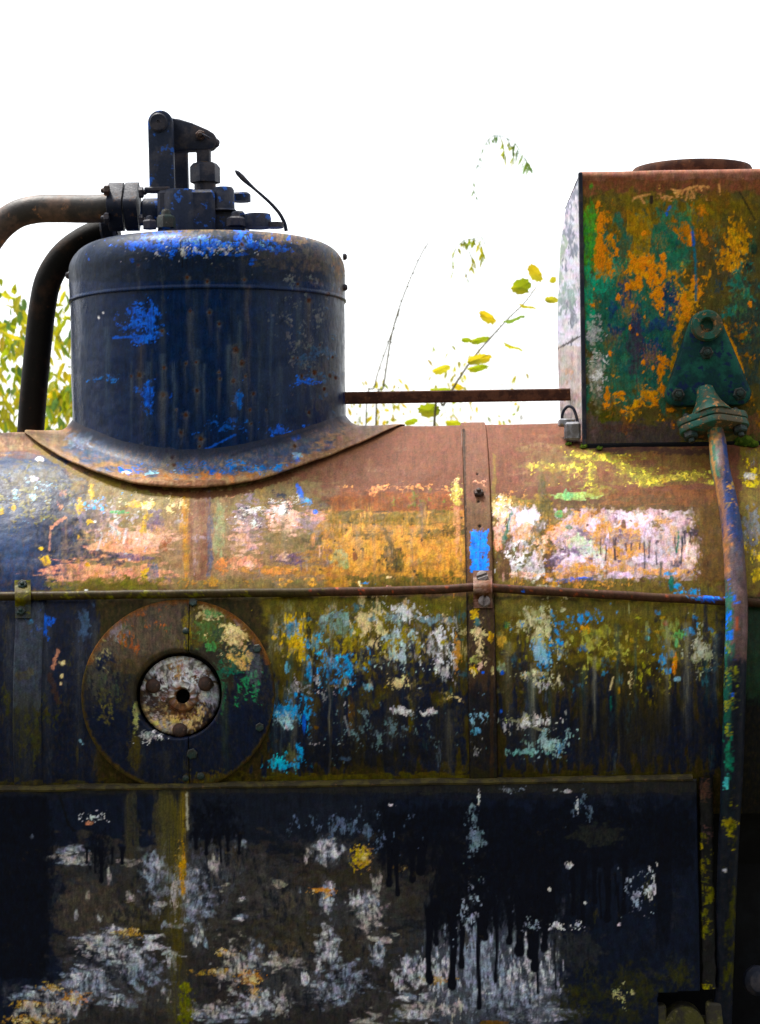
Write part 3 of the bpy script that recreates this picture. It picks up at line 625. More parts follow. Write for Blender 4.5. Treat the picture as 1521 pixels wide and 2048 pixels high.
    SP(1050, 1445, 70, 20, 'lgrey', .7, 4, 2); SP(1040, 1440, 40, 9, (.4, .4, .2), .7, 5, 1); SP(1100, 1490, 50, 26, (.25, .4, .42), .7, 4, 2.2); SP(1050, 1504, 60, 7, (.2, .4, .4), .8, 4, 2); B(1120, 1492, 6, 14, 'cyan', .6, amp=.8, sx=5, sy=9); LN([(1025, 1440), (1090, 1462)], 2, (.3, .3, .2), .7)
    RND = c.RND; OL, OL2, NVY = (.14, .11, .018), (.085, .066, .012), (.006, .012, .036)
    RND(170, 540, 1205, 940, 1400, [OL, OL, OL2, NVY, NVY, 'cream', 'lgrey', (.04, .18, .26), (.03, .12, .12), (.16, .12, .02), (.3, .3, .2)], seed=3)
    RND(150, 990, 1215, 1440, 1390, [OL, OL, OL2, NVY, (.2, .18, .05), (.3, .29, .14), (.04, .15, .22), (.16, .12, .02), (.12, .10, .02)], rx=(5, 20), ry=(5, 20), seed=4)
    RND(110, 540, 1380, 1440, 1540, [NVY, NVY, OL2, OL2, (.10, .14, .17), (.03, .07, .08)], rx=(4, 12), ry=(14, 50), vert=1, op=(.2, .6), seed=5)
    RND(60, 0, 1210, 170, 1540, [NVY, (.05, .055, .065), (.02, .02, .03), OL2], rx=(4, 14), ry=(14, 60), vert=1, op=(.2, .6), seed=6)
    RND(150, 120, 985, 660, 1170, [(.20, .14, .065), 'salmon', 'mauve', (.15, .115, .035), 'ochre', 'lgrey', 'purple', (.32, .2, .1), 'pink', (.26, .18, .04)], rx=(5, 30), ry=(4, 18), vert=.4, op=(.2, .7), seed=7)
    RND(110, 650, 1025, 935, 1170, ['gold', 'gold', 'ochre', (.5, .28, .09), (.13, .09, .014), (.2, .11, .03), 'tan'], rx=(4, 18), ry=(8, 34), vert=.7, op=(.3, .8), seed=8)
    RND(110, 1000, 1015, 1395, 1160, ['gold', 'gold', 'lav', 'pink', (.5, .38, .44), (.12, .10, .03), 'ochre', 'mauve', (.3, .22, .08), 'lav'], rx=(4, 20), ry=(4, 24), vert=.6, op=(.3, .9), seed=9)
    ER = [(.13, .10, .025), (.16, .07, .03), (.12, .085, .03), (.2, .13, .05), (.09, .07, .02)]
    for (x0, y0, x1, y1, n) in ((1000, 1008, 1400, 1026, 26), (1000, 1148, 1400, 1168, 22), (1376, 1010, 1404, 1165, 16), (1000, 1080, 1100, 1150, 22), (1086, 1010, 1120, 1080, 10), (1380, 1010, 1400, 1060, 10)): RND(n, x0, y0, x1, y1, ER, rx=(5, 18), ry=(5, 16), vert=.5, op=(.5, .95), bias=(.05, .4), seed=n + int(x0))
    RND(70, 1060, 895, 1440, 975, ['lime', (.4, .34, .07), 'rust', 'rusto', (.15, .10, .035), (.10, .07, .02)], rx=(8, 34), ry=(4, 12), vert=.1, op=(.2, .7), seed=10)
    RND(60, 0, 905, 160, 1170, ['blue2', 'steel', 'navy', (.13, .11, .05), (.02, .05, .14)], rx=(5, 26), ry=(5, 26), vert=.4, op=(.2, .7), seed=12)
    RND(90, 540, 860, 1420, 1010, ['rust', 'rusto', (.2, .1, .065), (.15, .06, .03), 'tan'], rx=(10, 60), ry=(4, 14), vert=.15, op=(.12, .4), seed=13)
    RND(60, 1485, 890, 1600, 1180, [(.3, .24, .04), (.13, .10, .025), 'bgrey', (.2, .1, .04)], rx=(5, 18), ry=(5, 18), seed=14)
    rg = random.Random(99)
    for i in range(95):
        x = rg.choice((rg.uniform(535, 945), rg.uniform(990, 1445))); y = rg.uniform(1200, 1420)
        ST(x, y, y + rg.uniform(60, 260), rg.uniform(2, 9), rg.choice([(.13, .10, .018), (.09, .07, .014), (.006, .012, .034), (.006, .012, .034), (.28, .27, .2), (.10, .15, .17), (.03, .10, .09)]), rg.uniform(.2, .6))
    for i in range(60):
        x = rg.uniform(0, 940); y = rg.uniform(985, 1080)
        ST(x, y, y + rg.uniform(40, 120), rg.uniform(2, 8), rg.choice([(.24, .16, .06), (.2, .12, .06), (.3, .17, .05), (.16, .14, .1), (.12, .10, .12)]) if x > 130 else (.02, .045, .11), rg.uniform(.25, .6))
    c.vs, c.soft = 1.5, 1.2
    for (x, y, a, b, col, dn, sz) in ((735, 1240, 34, 50, 'cream', .62, 7), (800, 1225, 60, 30, 'white', .5, 6), (800, 1290, 40, 50, (.4, .5, .5), .62, 5), (885, 1300, 40, 60, 'white', .5, 5), (690, 1345, 50, 40, 'cyan', .28, 6), (640, 1310, 50, 60, (.06, .36, .6), .28, 6), (800, 1365, 30, 14, 'cream', .75, 4), (805, 1421, 30, 9, 'white', .8, 4), (858, 1424, 18, 9, 'white', .8, 4), (575, 1440, 34, 22, (.35, .55, .6), .5, 5), (570, 1525, 44, 24, (.06, .45, .65), .5, 5), (600, 1420, 60, 50, 'cyan', .25, 5), (1080, 1250, 50, 50, (.5, .47, .28), .62, 7), (1075, 1350, 50, 30, (.5, .47, .3), .55, 6), (1085, 1300, 40, 40, 'skyb', .5, 6), (1060, 1445, 60, 18, 'white', .62, 4), (1100, 1490, 50, 26, (.35, .5, .5), .6, 4), (1400, 1300, 34, 60, (.4, .4, .3), .5, 5), (1260, 1360, 12, 26, 'cream', .6, 5), (1200, 1290, 160, 60, (.32, .30, .08), .3, 7), (1150, 1245, 100, 30, 'cyan', .3, 6), (740, 1290, 190, 70, (.26, .2, .03), .35, 7), (660, 1250, 60, 40, (.2, .3, .28), .5, 8), (915, 1310, 12, 60, 'gold', .5, 6), (760, 1460, 160, 60, (.12, .18, .2), .25, 5)):
        SP(x, y, a, b, col, dn, sz, 1.2)
    c.vs, c.soft = 1.0, 1.0
    # moss along the lower ledge
    Q(540, 1545, 950, 1590, (.09, .075, .006), .9, fx=40, fy=12, amp=1, sx=26, sy=9); Q(990, 1543, 1410, 1590, (.055, .045, .006), .8, fx=40, fy=12, amp=1, sx=26, sy=9)
    Q(-100, 1560, 200, 1600, (.07, .055, .006), .7, fx=40, fy=10, amp=1, sx=26, sy=9); B(450, 1560, 60, 22, (.08, .065, .008), .8, amp=.8, sx=16, sy=12)
    # behind the feed pipe
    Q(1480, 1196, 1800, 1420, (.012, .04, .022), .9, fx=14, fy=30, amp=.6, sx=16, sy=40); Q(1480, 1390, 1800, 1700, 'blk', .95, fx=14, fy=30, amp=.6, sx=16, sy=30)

def paint_strap(c):
    paint_boiler(c)
    B, Q, SP, DR, ST, LN, SM = c.B, c.Q, c.SP, c.DR, c.ST, c.LN, c.SM
    Q(900, 700, 1010, 1185, (.15, .07, .045), .95, fx=4, fy=12, amp=.3, r=.6, var=.25, h=0)
    Q(900, 985, 1010, 1190, (.11, .065, .03), .6, fx=4, fy=40, amp=.8, sx=10, sy=40, h=0); Q(930, 1100, 945, 1180, (.09, .04, .02), .6, fx=6, fy=20, amp=.6)
    SP(958, 965, 20, 8, 'salmon', .6, 7, .5)
    Q(941, 1060, 977, 1146, (.02, .20, .78), 1, fx=9, fy=10, amp=.75, sx=9, sy=10, edge=.2, r=.4); SP(958, 1090, 18, 40, (.12, .07, .04), .35, 6, 1)
    Q(900, 1195, 1010, 1400, (.06, .036, .024), 1, fx=4, fy=40, amp=.5, sx=14, sy=40); Q(900, 1360, 1010, 1640, (.014, .014, .02), .95, fx=4, fy=60, amp=.6, sx=12, sy=60, r=.4)
    for (x, y, a, b, col) in ((950, 1228, 9, 14, 'yellow'), (953, 1262, 12, 10, 'cream'), (982, 1273, 6, 14, 'yellow'), (948, 1340, 8, 10, 'yellow'), (962, 1332, 6, 8, 'pink'), (985, 1342, 4, 9, 'cream'), (950, 1320, 12, 9, (.3, .3, .1)), (966, 1345, 3, 4, 'blue'), (955, 1245, 7, 9, (.06, .14, .14)), (972, 1300, 5, 10, 'olived')):
        B(x, y, a, b, col, .95, amp=.7, sx=7, sy=7, edge=.2)
    SP(958, 1290, 26, 60, 'cream', .45, 5, 1.2); SP(957, 1430, 20, 34, 'skyb', .6, 6, 2); B(952, 1462, 9, 9, (.12, .32, .5), .8, amp=.8, sx=6, sy=6); SP(955, 1500, 18, 30, 'lgrey', .45, 5, 2)
    Q(900, 1535, 1010, 1600, (.03, .026, .008), .8, fx=4, fy=14, amp=.6)
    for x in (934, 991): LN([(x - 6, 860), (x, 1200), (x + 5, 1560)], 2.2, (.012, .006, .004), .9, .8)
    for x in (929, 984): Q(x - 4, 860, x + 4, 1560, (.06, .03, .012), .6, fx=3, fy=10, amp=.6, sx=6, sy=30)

def paint_strap2(c):
    paint_boiler(c)
    c.Q(-100, 1200, 150, 1420, (.055, .065, .085), .8, fx=30, fy=26, amp=.6, sx=10, sy=60, r=.45)
    c.ST(50, 1380, 1640, 30, (.04, .04, .03), .7); c.B(52, 1350, 20, 12, (.08, .07, .02), .6, amp=.8)
    c.Q(-100, 1150, 150, 1200, (.10, .09, .02), .8, fx=30, fy=12, amp=.8)

def paint_cover(c):
    B, Q, SP, DR, ST, LN, SM = c.B, c.Q, c.SP, c.DR, c.ST, c.LN, c.SM
    c.base((.035, .03, .020), .5)
    Q(100, 1180, 378, 1345, (.10, .072, .048), .9, fx=30, fy=50, amp=.7, sx=16, sy=50, edge=.7)
    Q(378, 1180, 600, 1300, (.085, .065, .012), .95, fx=4, fy=40, amp=.6, sx=18, sy=40)
    B(235, 1260, 20, 26, (.22, .20, .22), .6, amp=.8, sx=9, sy=14); SP(250, 1270, 40, 40, (.25, .08, .03), .5, 6, 2); ST(305, 1225, 1330, 6, (.03, .03, .03), .8); SP(300, 1240, 60, 30, (.25, .08, .03), .3, 5, 1)
    # dark lower half
    Q(60, 1400, 700, 1640, 'navy', .97, fx=60, fy=50, amp=.7, sx=14, sy=46, edge=.5, r=.35); B(510, 1400, 60, 110, 'navy', .9, amp=.5, sx=12, sy=50); B(210, 1400, 50, 90, 'navy', .7, amp=.9, sx=12, sy=30)
    B(200, 1340, 34, 60, (.075, .07, .05), .8, amp=1, sx=9, sy=22); SP(195, 1320, 24, 40, (.3, .27, .14), .6, 6, 1.6); SP(215, 1310, 30, 40, 'navy', .5, 8, 1.4); B(270, 1330, 50, 22, (.08, .055, .025), .8, amp=.8, sx=16, sy=14)
    SP(210, 1400, 30, 60, (.1, .09, .03), .5, 7, 2.4); B(270, 1500, 14, 40, (.07, .055, .012), .7, amp=.8, sx=8, sy=20); ST(275, 1470, 1560, 12, (.09, .07, .01), .8)
    # greens and cream on the right
    B(425, 1260, 40, 30, (.07, .13, .04), .85, amp=.9, sx=12, sy=10); B(420, 1225, 26, 16, 'cream', .55, amp=1, sx=10, sy=7); B(470, 1275, 28, 24, (.55, .42, .22), .95, amp=.8, sx=10, sy=10, ang=30); SP(450, 1260, 50, 40, 'cream', .5, 7, .8)
    B(423, 1293, 16, 10, 'green', .95, amp=.7, sx=9, sy=8); B(425, 1225, 18, 10, (.05, .22, .07), .8, amp=.9, sx=9, sy=7); B(438, 1265, 12, 16, (.03, .05, .03), .8, amp=.8, sx=8, sy=9)
    B(480, 1320, 40, 26, (.05, .09, .05), .8, amp=1, sx=9, sy=10); SP(485, 1325, 36, 30, (.55, .36, .14), .65, 7, 2); SP(460, 1340, 30, 36, 'teal', .7, 8, 1.4); SP(495, 1370, 24, 34, (.04, .24, .1), .75, 7, 1.6); SP(445, 1380, 14, 60, (.03, .12, .06), .6, 7, 2); B(510, 1330, 16, 50, (.09, .09, .11), .7, amp=.7, sx=9, sy=30); B(485, 1245, 18, 12, (.16, .16, .2), .7, amp=.8, sx=8, sy=7, ang=35)
    B(375, 1255, 10, 40, (.2, .15, .02), .7, amp=.9, sx=7, sy=16); SP(380, 1290, 30, 14, 'moss', .6, 6, 1)
    ST(450, 1400, 1560, 8, (.04, .06, .03), .8); ST(330, 1500, 1580, 14, (.05, .05, .05), .5); B(430, 1560, 70, 18, (.09, .07, .01), .85, amp=.8, sx=14, sy=9)
    B(300, 1470, 18, 9, 'lgrey', .9, amp=.9, sx=7, sy=6); SP(300, 1472, 34, 14, 'white', .6, 5, 1); B(272, 1430, 6, 34, (.4, .4, .16), .6, amp=.8, sx=5, sy=10)
    c.RND(50, 170, 1210, 545, 1400, [(.07, .055, .03), (.10, .075, .05), (.03, .035, .03), (.05, .08, .04), (.10, .08, .014)], rx=(4, 16), ry=(8, 34), vert=.8, op=(.25, .7), seed=41)
    c.RND(40, 170, 1400, 545, 1570, [(.007, .011, .024), (.03, .034, .04), (.05, .045, .014)], rx=(4, 14), ry=(10, 40), vert=.9, op=(.25, .6), seed=42)
    # rusty rim
    d = np.hypot(c.x - 357, (c.y - 1388) * 1.02); m = d > 184
    a = sstep(187, 192, d[m] + 4 * fbm(c.x[m] / 12, c.y[m] / 12, 5, 3)); c._mix(m, a * .9, (.06, .04, .010), .75, .3, .4)
    m = (d > 178) & (c.y < 1330); a = sstep(180, 188, d[m] + 6 * fbm(c.x[m] / 14, c.y[m] / 14, 6, 3)); c._mix(m, a * .6, (.16, .06, .02), .8, 0, .4)

def paint_plug(c):
    B, Q, SP = c.B, c.Q, c.SP
    c.base((.10, .06, .04), .7)
    B(345, 1345, 84, 56, (.74, .73, .76), 1, amp=.7, sx=14, sy=12, edge=.25); B(420, 1390, 30, 40, (.35, .36, .42), .9, amp=.9, sx=10, sy=10); B(330, 1450, 50, 26, (.5, .45, .4), .8, amp=1, sx=10, sy=10)
    SP(350, 1350, 80, 50, (.16, .14, .14), .55, 6, 1); SP(355, 1430, 80, 50, (.55, .4, .2), .6, 8, 1.4); SP(340, 1400, 70, 60, (.03, .02, .02), .55, 8, 1.2); SP(355, 1330, 60, 30, (.3, .18, .06), .4, 6, 1)
    B(360, 1340, 8, 16, (.4, .2, .05), .8, amp=1, sx=6, sy=8); B(335, 1415, 20, 26, (.08, .05, .03), .85, amp=1, sx=8, sy=10); B(420, 1425, 18, 24, (.012, .012, .02), .9, amp=.8, sx=8, sy=9); B(407, 1390, 9, 12, (.6, .55, .5), .9)
    B(300, 1400, 22, 26, (.04, .04, .05), .7, amp=1, sx=8, sy=9); SP(352, 1445, 50, 26, (.65, .45, .18), .7, 7, 1.8); SP(360, 1410, 84, 84, (.14, .06, .03), .3, 8, 1)

def paint_panel(c):
    B, Q, SP, DR, ST, LN, SM = c.B, c.Q, c.SP, c.DR, c.ST, c.LN, c.SM
    c.base((.007, .012, .030), .42)
    Q(-400, 1500, 1800, 1600, (.012, .014, .024), .9, fx=30, fy=20, amp=.7, sx=50, sy=14); Q(370, 1580, 800, 1700, (.012, .016, .028), .8, fx=60, fy=40, amp=.9, sx=14, sy=50)
    # old grey-brown coats showing through, lower left to middle
    Q(105, 1680, 950, 2200, (.042, .037, .033), .92, fx=60, fy=60, amp=1, sx=50, sy=26, edge=.35)
    B(170, 1820, 75, 70, (.075, .062, .05), .95, amp=.5, sx=30, sy=24, edge=.3); B(290, 1850, 60, 60, (.06, .05, .022), .9, amp=.7, sx=24, sy=24)
    B(610, 1745, 50, 28, (.05, .038, .03), .95, amp=.5, sx=20, sy=14); B(690, 1755, 90, 20, (.05, .042, .025), .85, amp=.8, sx=30, sy=10); B(600, 1860, 90, 60, (.055, .048, .03), .9, amp=.9, sx=26, sy=26); B(460, 1985, 46, 24, (.04, .028, .026), .9, amp=.6, sx=16, sy=10); B(720, 1880, 60, 60, (.06, .05, .035), .8, amp=1, sx=20, sy=20)
    B(215, 1930, 80, 50, (.035, .04, .06), .9, amp=.8, sx=24, sy=20); B(420, 1750, 60, 60, (.10, .11, .15), .6, amp=1, sx=10, sy=24)
    B(330, 1660, 26, 120, (.07, .06, .03), .8, amp=.8, sx=12, sy=60); B(265, 1650, 14, 120, (.06, .055, .03), .7, amp=.9, sx=9, sy=60)
    for (x, y, a, b) in ((420, 1850, 90, 50), (560, 1960, 90, 50), (200, 1740, 60, 40), (780, 1800, 80, 40), (680, 1830, 70, 40), (850, 1900, 90, 60), (330, 1990, 90, 40), (520, 1780, 70, 40)): B(x, y, a, b, random.choice([(.045, .048, .056), (.035, .04, .05), (.06, .056, .05)]), .85, amp=.9, sx=30, sy=16, edge=.5)
    for (x, y, a, b) in ((480, 1830, 70, 20), (700, 1960, 80, 26), (300, 1880, 60, 20), (580, 1700, 60, 20), (160, 1900, 60, 24), (820, 1850, 60, 20)): SM(x, y, a, b, (.010, .013, .022), False, .85, amp=1.1, bias=.2, w=9, l=34)
    # white and pale blue remains
    W1, W2, W3 = (.62, .62, .68), (.30, .34, .44), (.5, .46, .44)
    for (x, y, a, b, o) in ((145, 1700, 34, 8, .7), (150, 1722, 30, 9, .85), (205, 1880, 46, 14, .95), (180, 1960, 44, 30, .8), (270, 1930, 26, 30, .75), (310, 1745, 24, 40, .75), (380, 1780, 30, 50, .7), (400, 1870, 14, 26, .8), (655, 1705, 26, 22, 1), (640, 1690, 12, 14, .9), (655, 1795, 14, 30, .8), (665, 1900, 12, 40, .85), (740, 1815, 22, 30, .8), (510, 1920, 16, 40, .75), (515, 2000, 24, 26, .85), (820, 1935, 18, 24, 1), (755, 1905, 14, 30, .7), (480, 1690, 10, 14, .6), (240, 2000, 40, 14, .6), (130, 2010, 30, 24, .8), (90, 1990, 60, 16, .7), (650, 1985, 40, 24, .6), (450, 2030, 60, 14, .7), (850, 1995, 60, 9, .85), (830, 2030, 50, 12, .8), (890, 1975, 26, 14, .8), (1000, 1985, 60, 34, .6), (1095, 1965, 24, 30, .85), (1080, 2030, 60, 20, .7), (1030, 1840, 16, 60, .35), (960, 1900, 26, 40, .4), (345, 1920, 10, 24, .9), (230, 1860, 20, 10, .8), (485, 1835, 14, 6, 1), (485, 1798, 8, 6, 1)):
        v = b >= a * .8; q = (13, 24) if v else (30, 11)
        B(x, y, a * 1.7, b * 1.7, (.085, .085, .10), .65, amp=.8, sx=26, sy=22, edge=.9, bias=0, h=0, octv=3)
        B(x, y, a * 1.2, b * 1.2, W2, .8, amp=.9, sx=q[0], sy=q[1], edge=.6, bias=.08, octv=3)
        B(x, y, a, b, W1, min(1, o + .2), amp=1.0, sx=q[0], sy=q[1], edge=.5, bias=.12 if o > .78 else .3, h=.5)
        SM(x, y, a * 1.3, b * 1.3, (.010, .012, .022), True, .8, amp=1.1, bias=.6, w=11, l=34)
    for (x, y, a, b) in ((200, 1965, 60, 40), (420, 1790, 50, 90), (640, 1990, 90, 40), (500, 1960, 60, 80), (280, 1960, 60, 50), (730, 1850, 50, 80), (1040, 2000, 80, 50), (470, 1720, 70, 50), (110, 2010, 90, 40), (300, 1780, 50, 80), (960, 2020, 60, 30), (880, 1990, 60, 50), (650, 1700, 60, 40), (560, 1800, 80, 60), (600, 1920, 80, 60)):
        B(x, y, a, b, (.085, .08, .08), .7, amp=.9, sx=26, sy=20, edge=.8, bias=.1, h=0, octv=3); SM(x, y, a, b, (.007, .011, .022), True, .85, amp=1.1, bias=.45, w=13, l=36)
    Q(850, 1800, 1130, 2070, (.09, .10, .13), .75, fx=40, fy=40, amp=.9, sx=12, sy=40, edge=.6); SM(950, 1920, 90, 110, W2, True, .9, bias=.3, w=10, l=40); SM(1060, 1930, 70, 90, W1, True, .9, bias=.45, w=9, l=36); SM(880, 1950, 40, 60, W1, True, .9, bias=.4, w=9, l=30)
    for (x, y, a, b) in ((255, 1865, 30, 10), (360, 1730, 9, 40), (105, 1975, 24, 9), (150, 1995, 30, 14), (60, 2010, 40, 9), (452, 1905, 22, 9), (440, 1945, 60, 8), (655, 1785, 9, 12), (726, 1715, 20, 22), (800, 1735, 16, 9), (510, 1980, 10, 26), (70, 2040, 60, 12), (640, 1780, 30, 6), (500, 1955, 26, 18), (870, 1960, 40, 8)):
        B(x, y, a, b, random.choice([(.55, .25, .06), (.5, .3, .12), (.42, .26, .07)]), .85, amp=1.1, sx=10, sy=7, edge=.3, bias=.1); SP(x, y, a, b, 'cream', .5, 4, 1)
    B(720, 1715, 18, 22, (.5, .36, .05), .8, amp=1.1, sx=7, sy=9)
    SP(190, 1632, 34, 10, W1, .65, 5, .6); B(180, 1646, 7, 4, 'salmon', .9); B(64, 1673, 4, 5, W2, .9); LN([(118, 1585), (138, 1650), (150, 1662)], 2.2, 'blk', .9)
    c.RND(110, 100, 1690, 960, 2060, [(.05, .05, .055), (.08, .075, .07), (.07, .055, .035), W3, (.008, .011, .022), (.008, .011, .022), (.05, .04, .025), (.03, .034, .045)], rx=(8, 44), ry=(6, 40), vert=.5, op=(.35, .85), seed=21, sc=2.8)
    c.RND(22, 110, 1850, 1130, 2060, [W1, (.7, .7, .74), W3, (.55, .55, .62)], rx=(7, 30), ry=(6, 34), vert=.55, op=(.7, 1), bias=(.2, .5), seed=22, sc=2.8)
    c.RND(16, 110, 1690, 800, 1860, [W1, W2, W3, (.4, .36, .3)], rx=(6, 24), ry=(6, 26), vert=.6, op=(.6, 1), bias=(.3, .6), seed=25, sc=2.8)
    c.RND(60, 380, 1590, 1390, 1760, [(.02, .026, .045), (.004, .006, .014), (.03, .034, .045), (.012, .018, .034)], rx=(6, 22), ry=(14, 60), vert=.9, op=(.3, .7), seed=23)
    c.RND(50, 1000, 1780, 1390, 2040, [(.02, .022, .03), (.005, .007, .014), (.05, .05, .012), (.03, .03, .035)], rx=(8, 30), ry=(10, 40), vert=.7, op=(.3, .7), seed=24)
    for (x, y, a, b, col) in ((230, 1905, 80, 26, W1), (175, 1975, 70, 30, W2), (290, 1950, 50, 40, W2), (90, 2020, 80, 24, W3), (470, 1930, 40, 60, W3), (520, 2010, 60, 30, W1), (690, 1960, 60, 50, W2), (650, 1890, 26, 50, W1), (740, 1830, 40, 40, W3), (830, 1950, 40, 40, W1), (860, 2015, 70, 20, W3), (390, 1800, 50, 60, W2), (320, 1760, 40, 50, W2), (150, 1715, 44, 16, W3), (660, 1700, 34, 26, W1), (420, 2020, 70, 20, W3), (1020, 2000, 90, 40, W2), (600, 1800, 60, 24, (.10, .085, .06)), (560, 1900, 70, 30, (.12, .09, .055)), (250, 1830, 70, 30, (.11, .095, .07))):
        B(x, y, a, b, col, .85, amp=1.0, sx=22, sy=16, edge=.7, bias=.16, h=.5); SM(x, y, a, b, (.010, .013, .024), True, .8, amp=1.1, bias=.5, w=10, l=30)
    # rust-water run below the cover
    ST(352, 1580, 2300, 24, (.10, .085, .02), .95); ST(368, 1575, 1850, 9, (.24, .17, .03), .9); ST(330, 1580, 1800, 16, (.10, .09, .03), .8); ST(254, 1590, 1800, 7, (.07, .06, .03), .8)
    LN([(374, 1585), (375, 1660)], 2, (.4, .38, .3), .8); B(366, 1740, 7, 50, (.45, .24, .04), .9, amp=.8, sx=5, sy=26); B(350, 1790, 8, 40, W3, .7, amp=1, sx=5, sy=16); B(373, 1975, 13, 12, (.16, .16, .006), .95, amp=.5); B(372, 2020, 18, 34, (.14, .14, .006), .9, amp=.7, sx=9, sy=16)
    B(355, 1880, 14, 80, (.09, .07, .012), .7, amp=.7, sx=7, sy=40)
    # tar-dark paint with runs
    NV = (.002, .0044, .014)
    Q(-400, 1590, 100, 1960, NV, .97, fx=16, fy=14, amp=.5, sx=20, sy=30, r=.38); B(90, 1700, 24, 90, NV, .9, amp=.7, sx=10, sy=30)
    B(200, 1700, 22, 50, NV, .9, amp=.7, sx=10, sy=20); DR(165, 250, 1690, 5, 30, 90, 7, NV)
    B(430, 1645, 56, 46, NV, .97, amp=.6, sx=16, sy=22, edge=.25, r=.3); DR(385, 490, 1660, 5, 30, 75, 8, NV)
    Q(745, 1600, 1400, 1745, NV, .93, fx=50, fy=40, amp=.7, sx=26, sy=40, edge=.4, r=.34); Q(860, 1700, 1120, 1860, NV, .96, fx=30, fy=40, amp=.8, sx=14, sy=60, edge=.25, r=.3); B(1090, 1790, 130, 90, NV, .8, amp=.6, sx=20, sy=50)
    DR(765, 850, 1670, 4, 70, 150, 16, NV); DR(850, 930, 1790, 4, 60, 200, 17, NV); DR(940, 1025, 1790, 4, 80, 270, 13, NV); DR(1030, 1100, 1770, 4, 80, 170, 18, NV); DR(1100, 1260, 1700, 6, 60, 150, 14, NV); DR(1070, 1082, 1880, 1, 105, 108, 5, NV); DR(1105, 1120, 1860, 1, 115, 120, 4, NV); DR(1090, 1240, 1740, 5, 40, 110, 6, NV)
    B(900, 1790, 40, 110, NV, .95, amp=.6, sx=14, sy=50); B(1070, 1840, 36, 40, NV, .95, amp=.6, sx=12, sy=24); pass
    Q(1310, 1620, 1345, 1900, NV, .9, fx=14, fy=50, amp=.6, sx=9, sy=60); DR(1225, 1240, 1760, 1, 85, 90, 6, NV)
    # small bright flecks on the dark part
    for (x, y, a, b) in ((783, 1610, 8, 3), (1138, 1730, 9, 7), (1237, 1849, 5, 4), (1110, 1579, 4, 3), (1135, 1582, 12, 4), (958, 1595, 3, 14), (1155, 1610, 3, 16), (1170, 1805, 4, 3), (1100, 1778, 4, 4)):
        B(x, y, a, b, W1, .95, amp=.8, sx=5, sy=5, edge=.3)
    SP(1025, 1580, 26, 7, W2, .8, 6, .6); SP(1300, 1780, 12, 44, W1, .7, 5, 3); SP(1270, 1790, 30, 50, W2, .5, 4, 2); SP(1130, 1852, 40, 9, W1, .7, 5, .9); SP(950, 1680, 30, 70, (.15, .2, .26), .5, 5, 3); SP(1170, 1610, 30, 40, (.1, .14, .2), .5, 4, 2); SP(940, 1830, 26, 60, W2, .55, 4, 3); SP(1060, 1850, 30, 24, W2, .4, 5, 1.4); SP(700, 1660, 120, 40, (.1, .14, .22), .5, 5, 3)
    B(1195, 1670, 60, 24, (.03, .032, .026), .7, amp=.7, sx=24, sy=14)
    # moss low on the right
    for (x, y, a, b) in ((1140, 2010, 40, 60), (1260, 1960, 60, 40), (1290, 1990, 50, 40), (1180, 1990, 50, 30), (1240, 2030, 60, 26), (1360, 1950, 40, 34), (800, 2030, 20, 30)): B(x, y, a, b, (.04, .04, .006), .7, amp=1, sx=16, sy=18, edge=.8)
    B(1150, 1900, 60, 40, (.03, .032, .034), .8, amp=.6, sx=20, sy=16); SP(1245, 1990, 26, 26, (.4, .38, .2), .45, 4, 1); B(985, 2046, 34, 5, (.16, .08, .02), .9, amp=.6)
    # top edge
    Q(-400, 1540, 1800, 1588, (.035, .032, .02), .55, fx=20, fy=9, amp=.8, sx=40, sy=8)

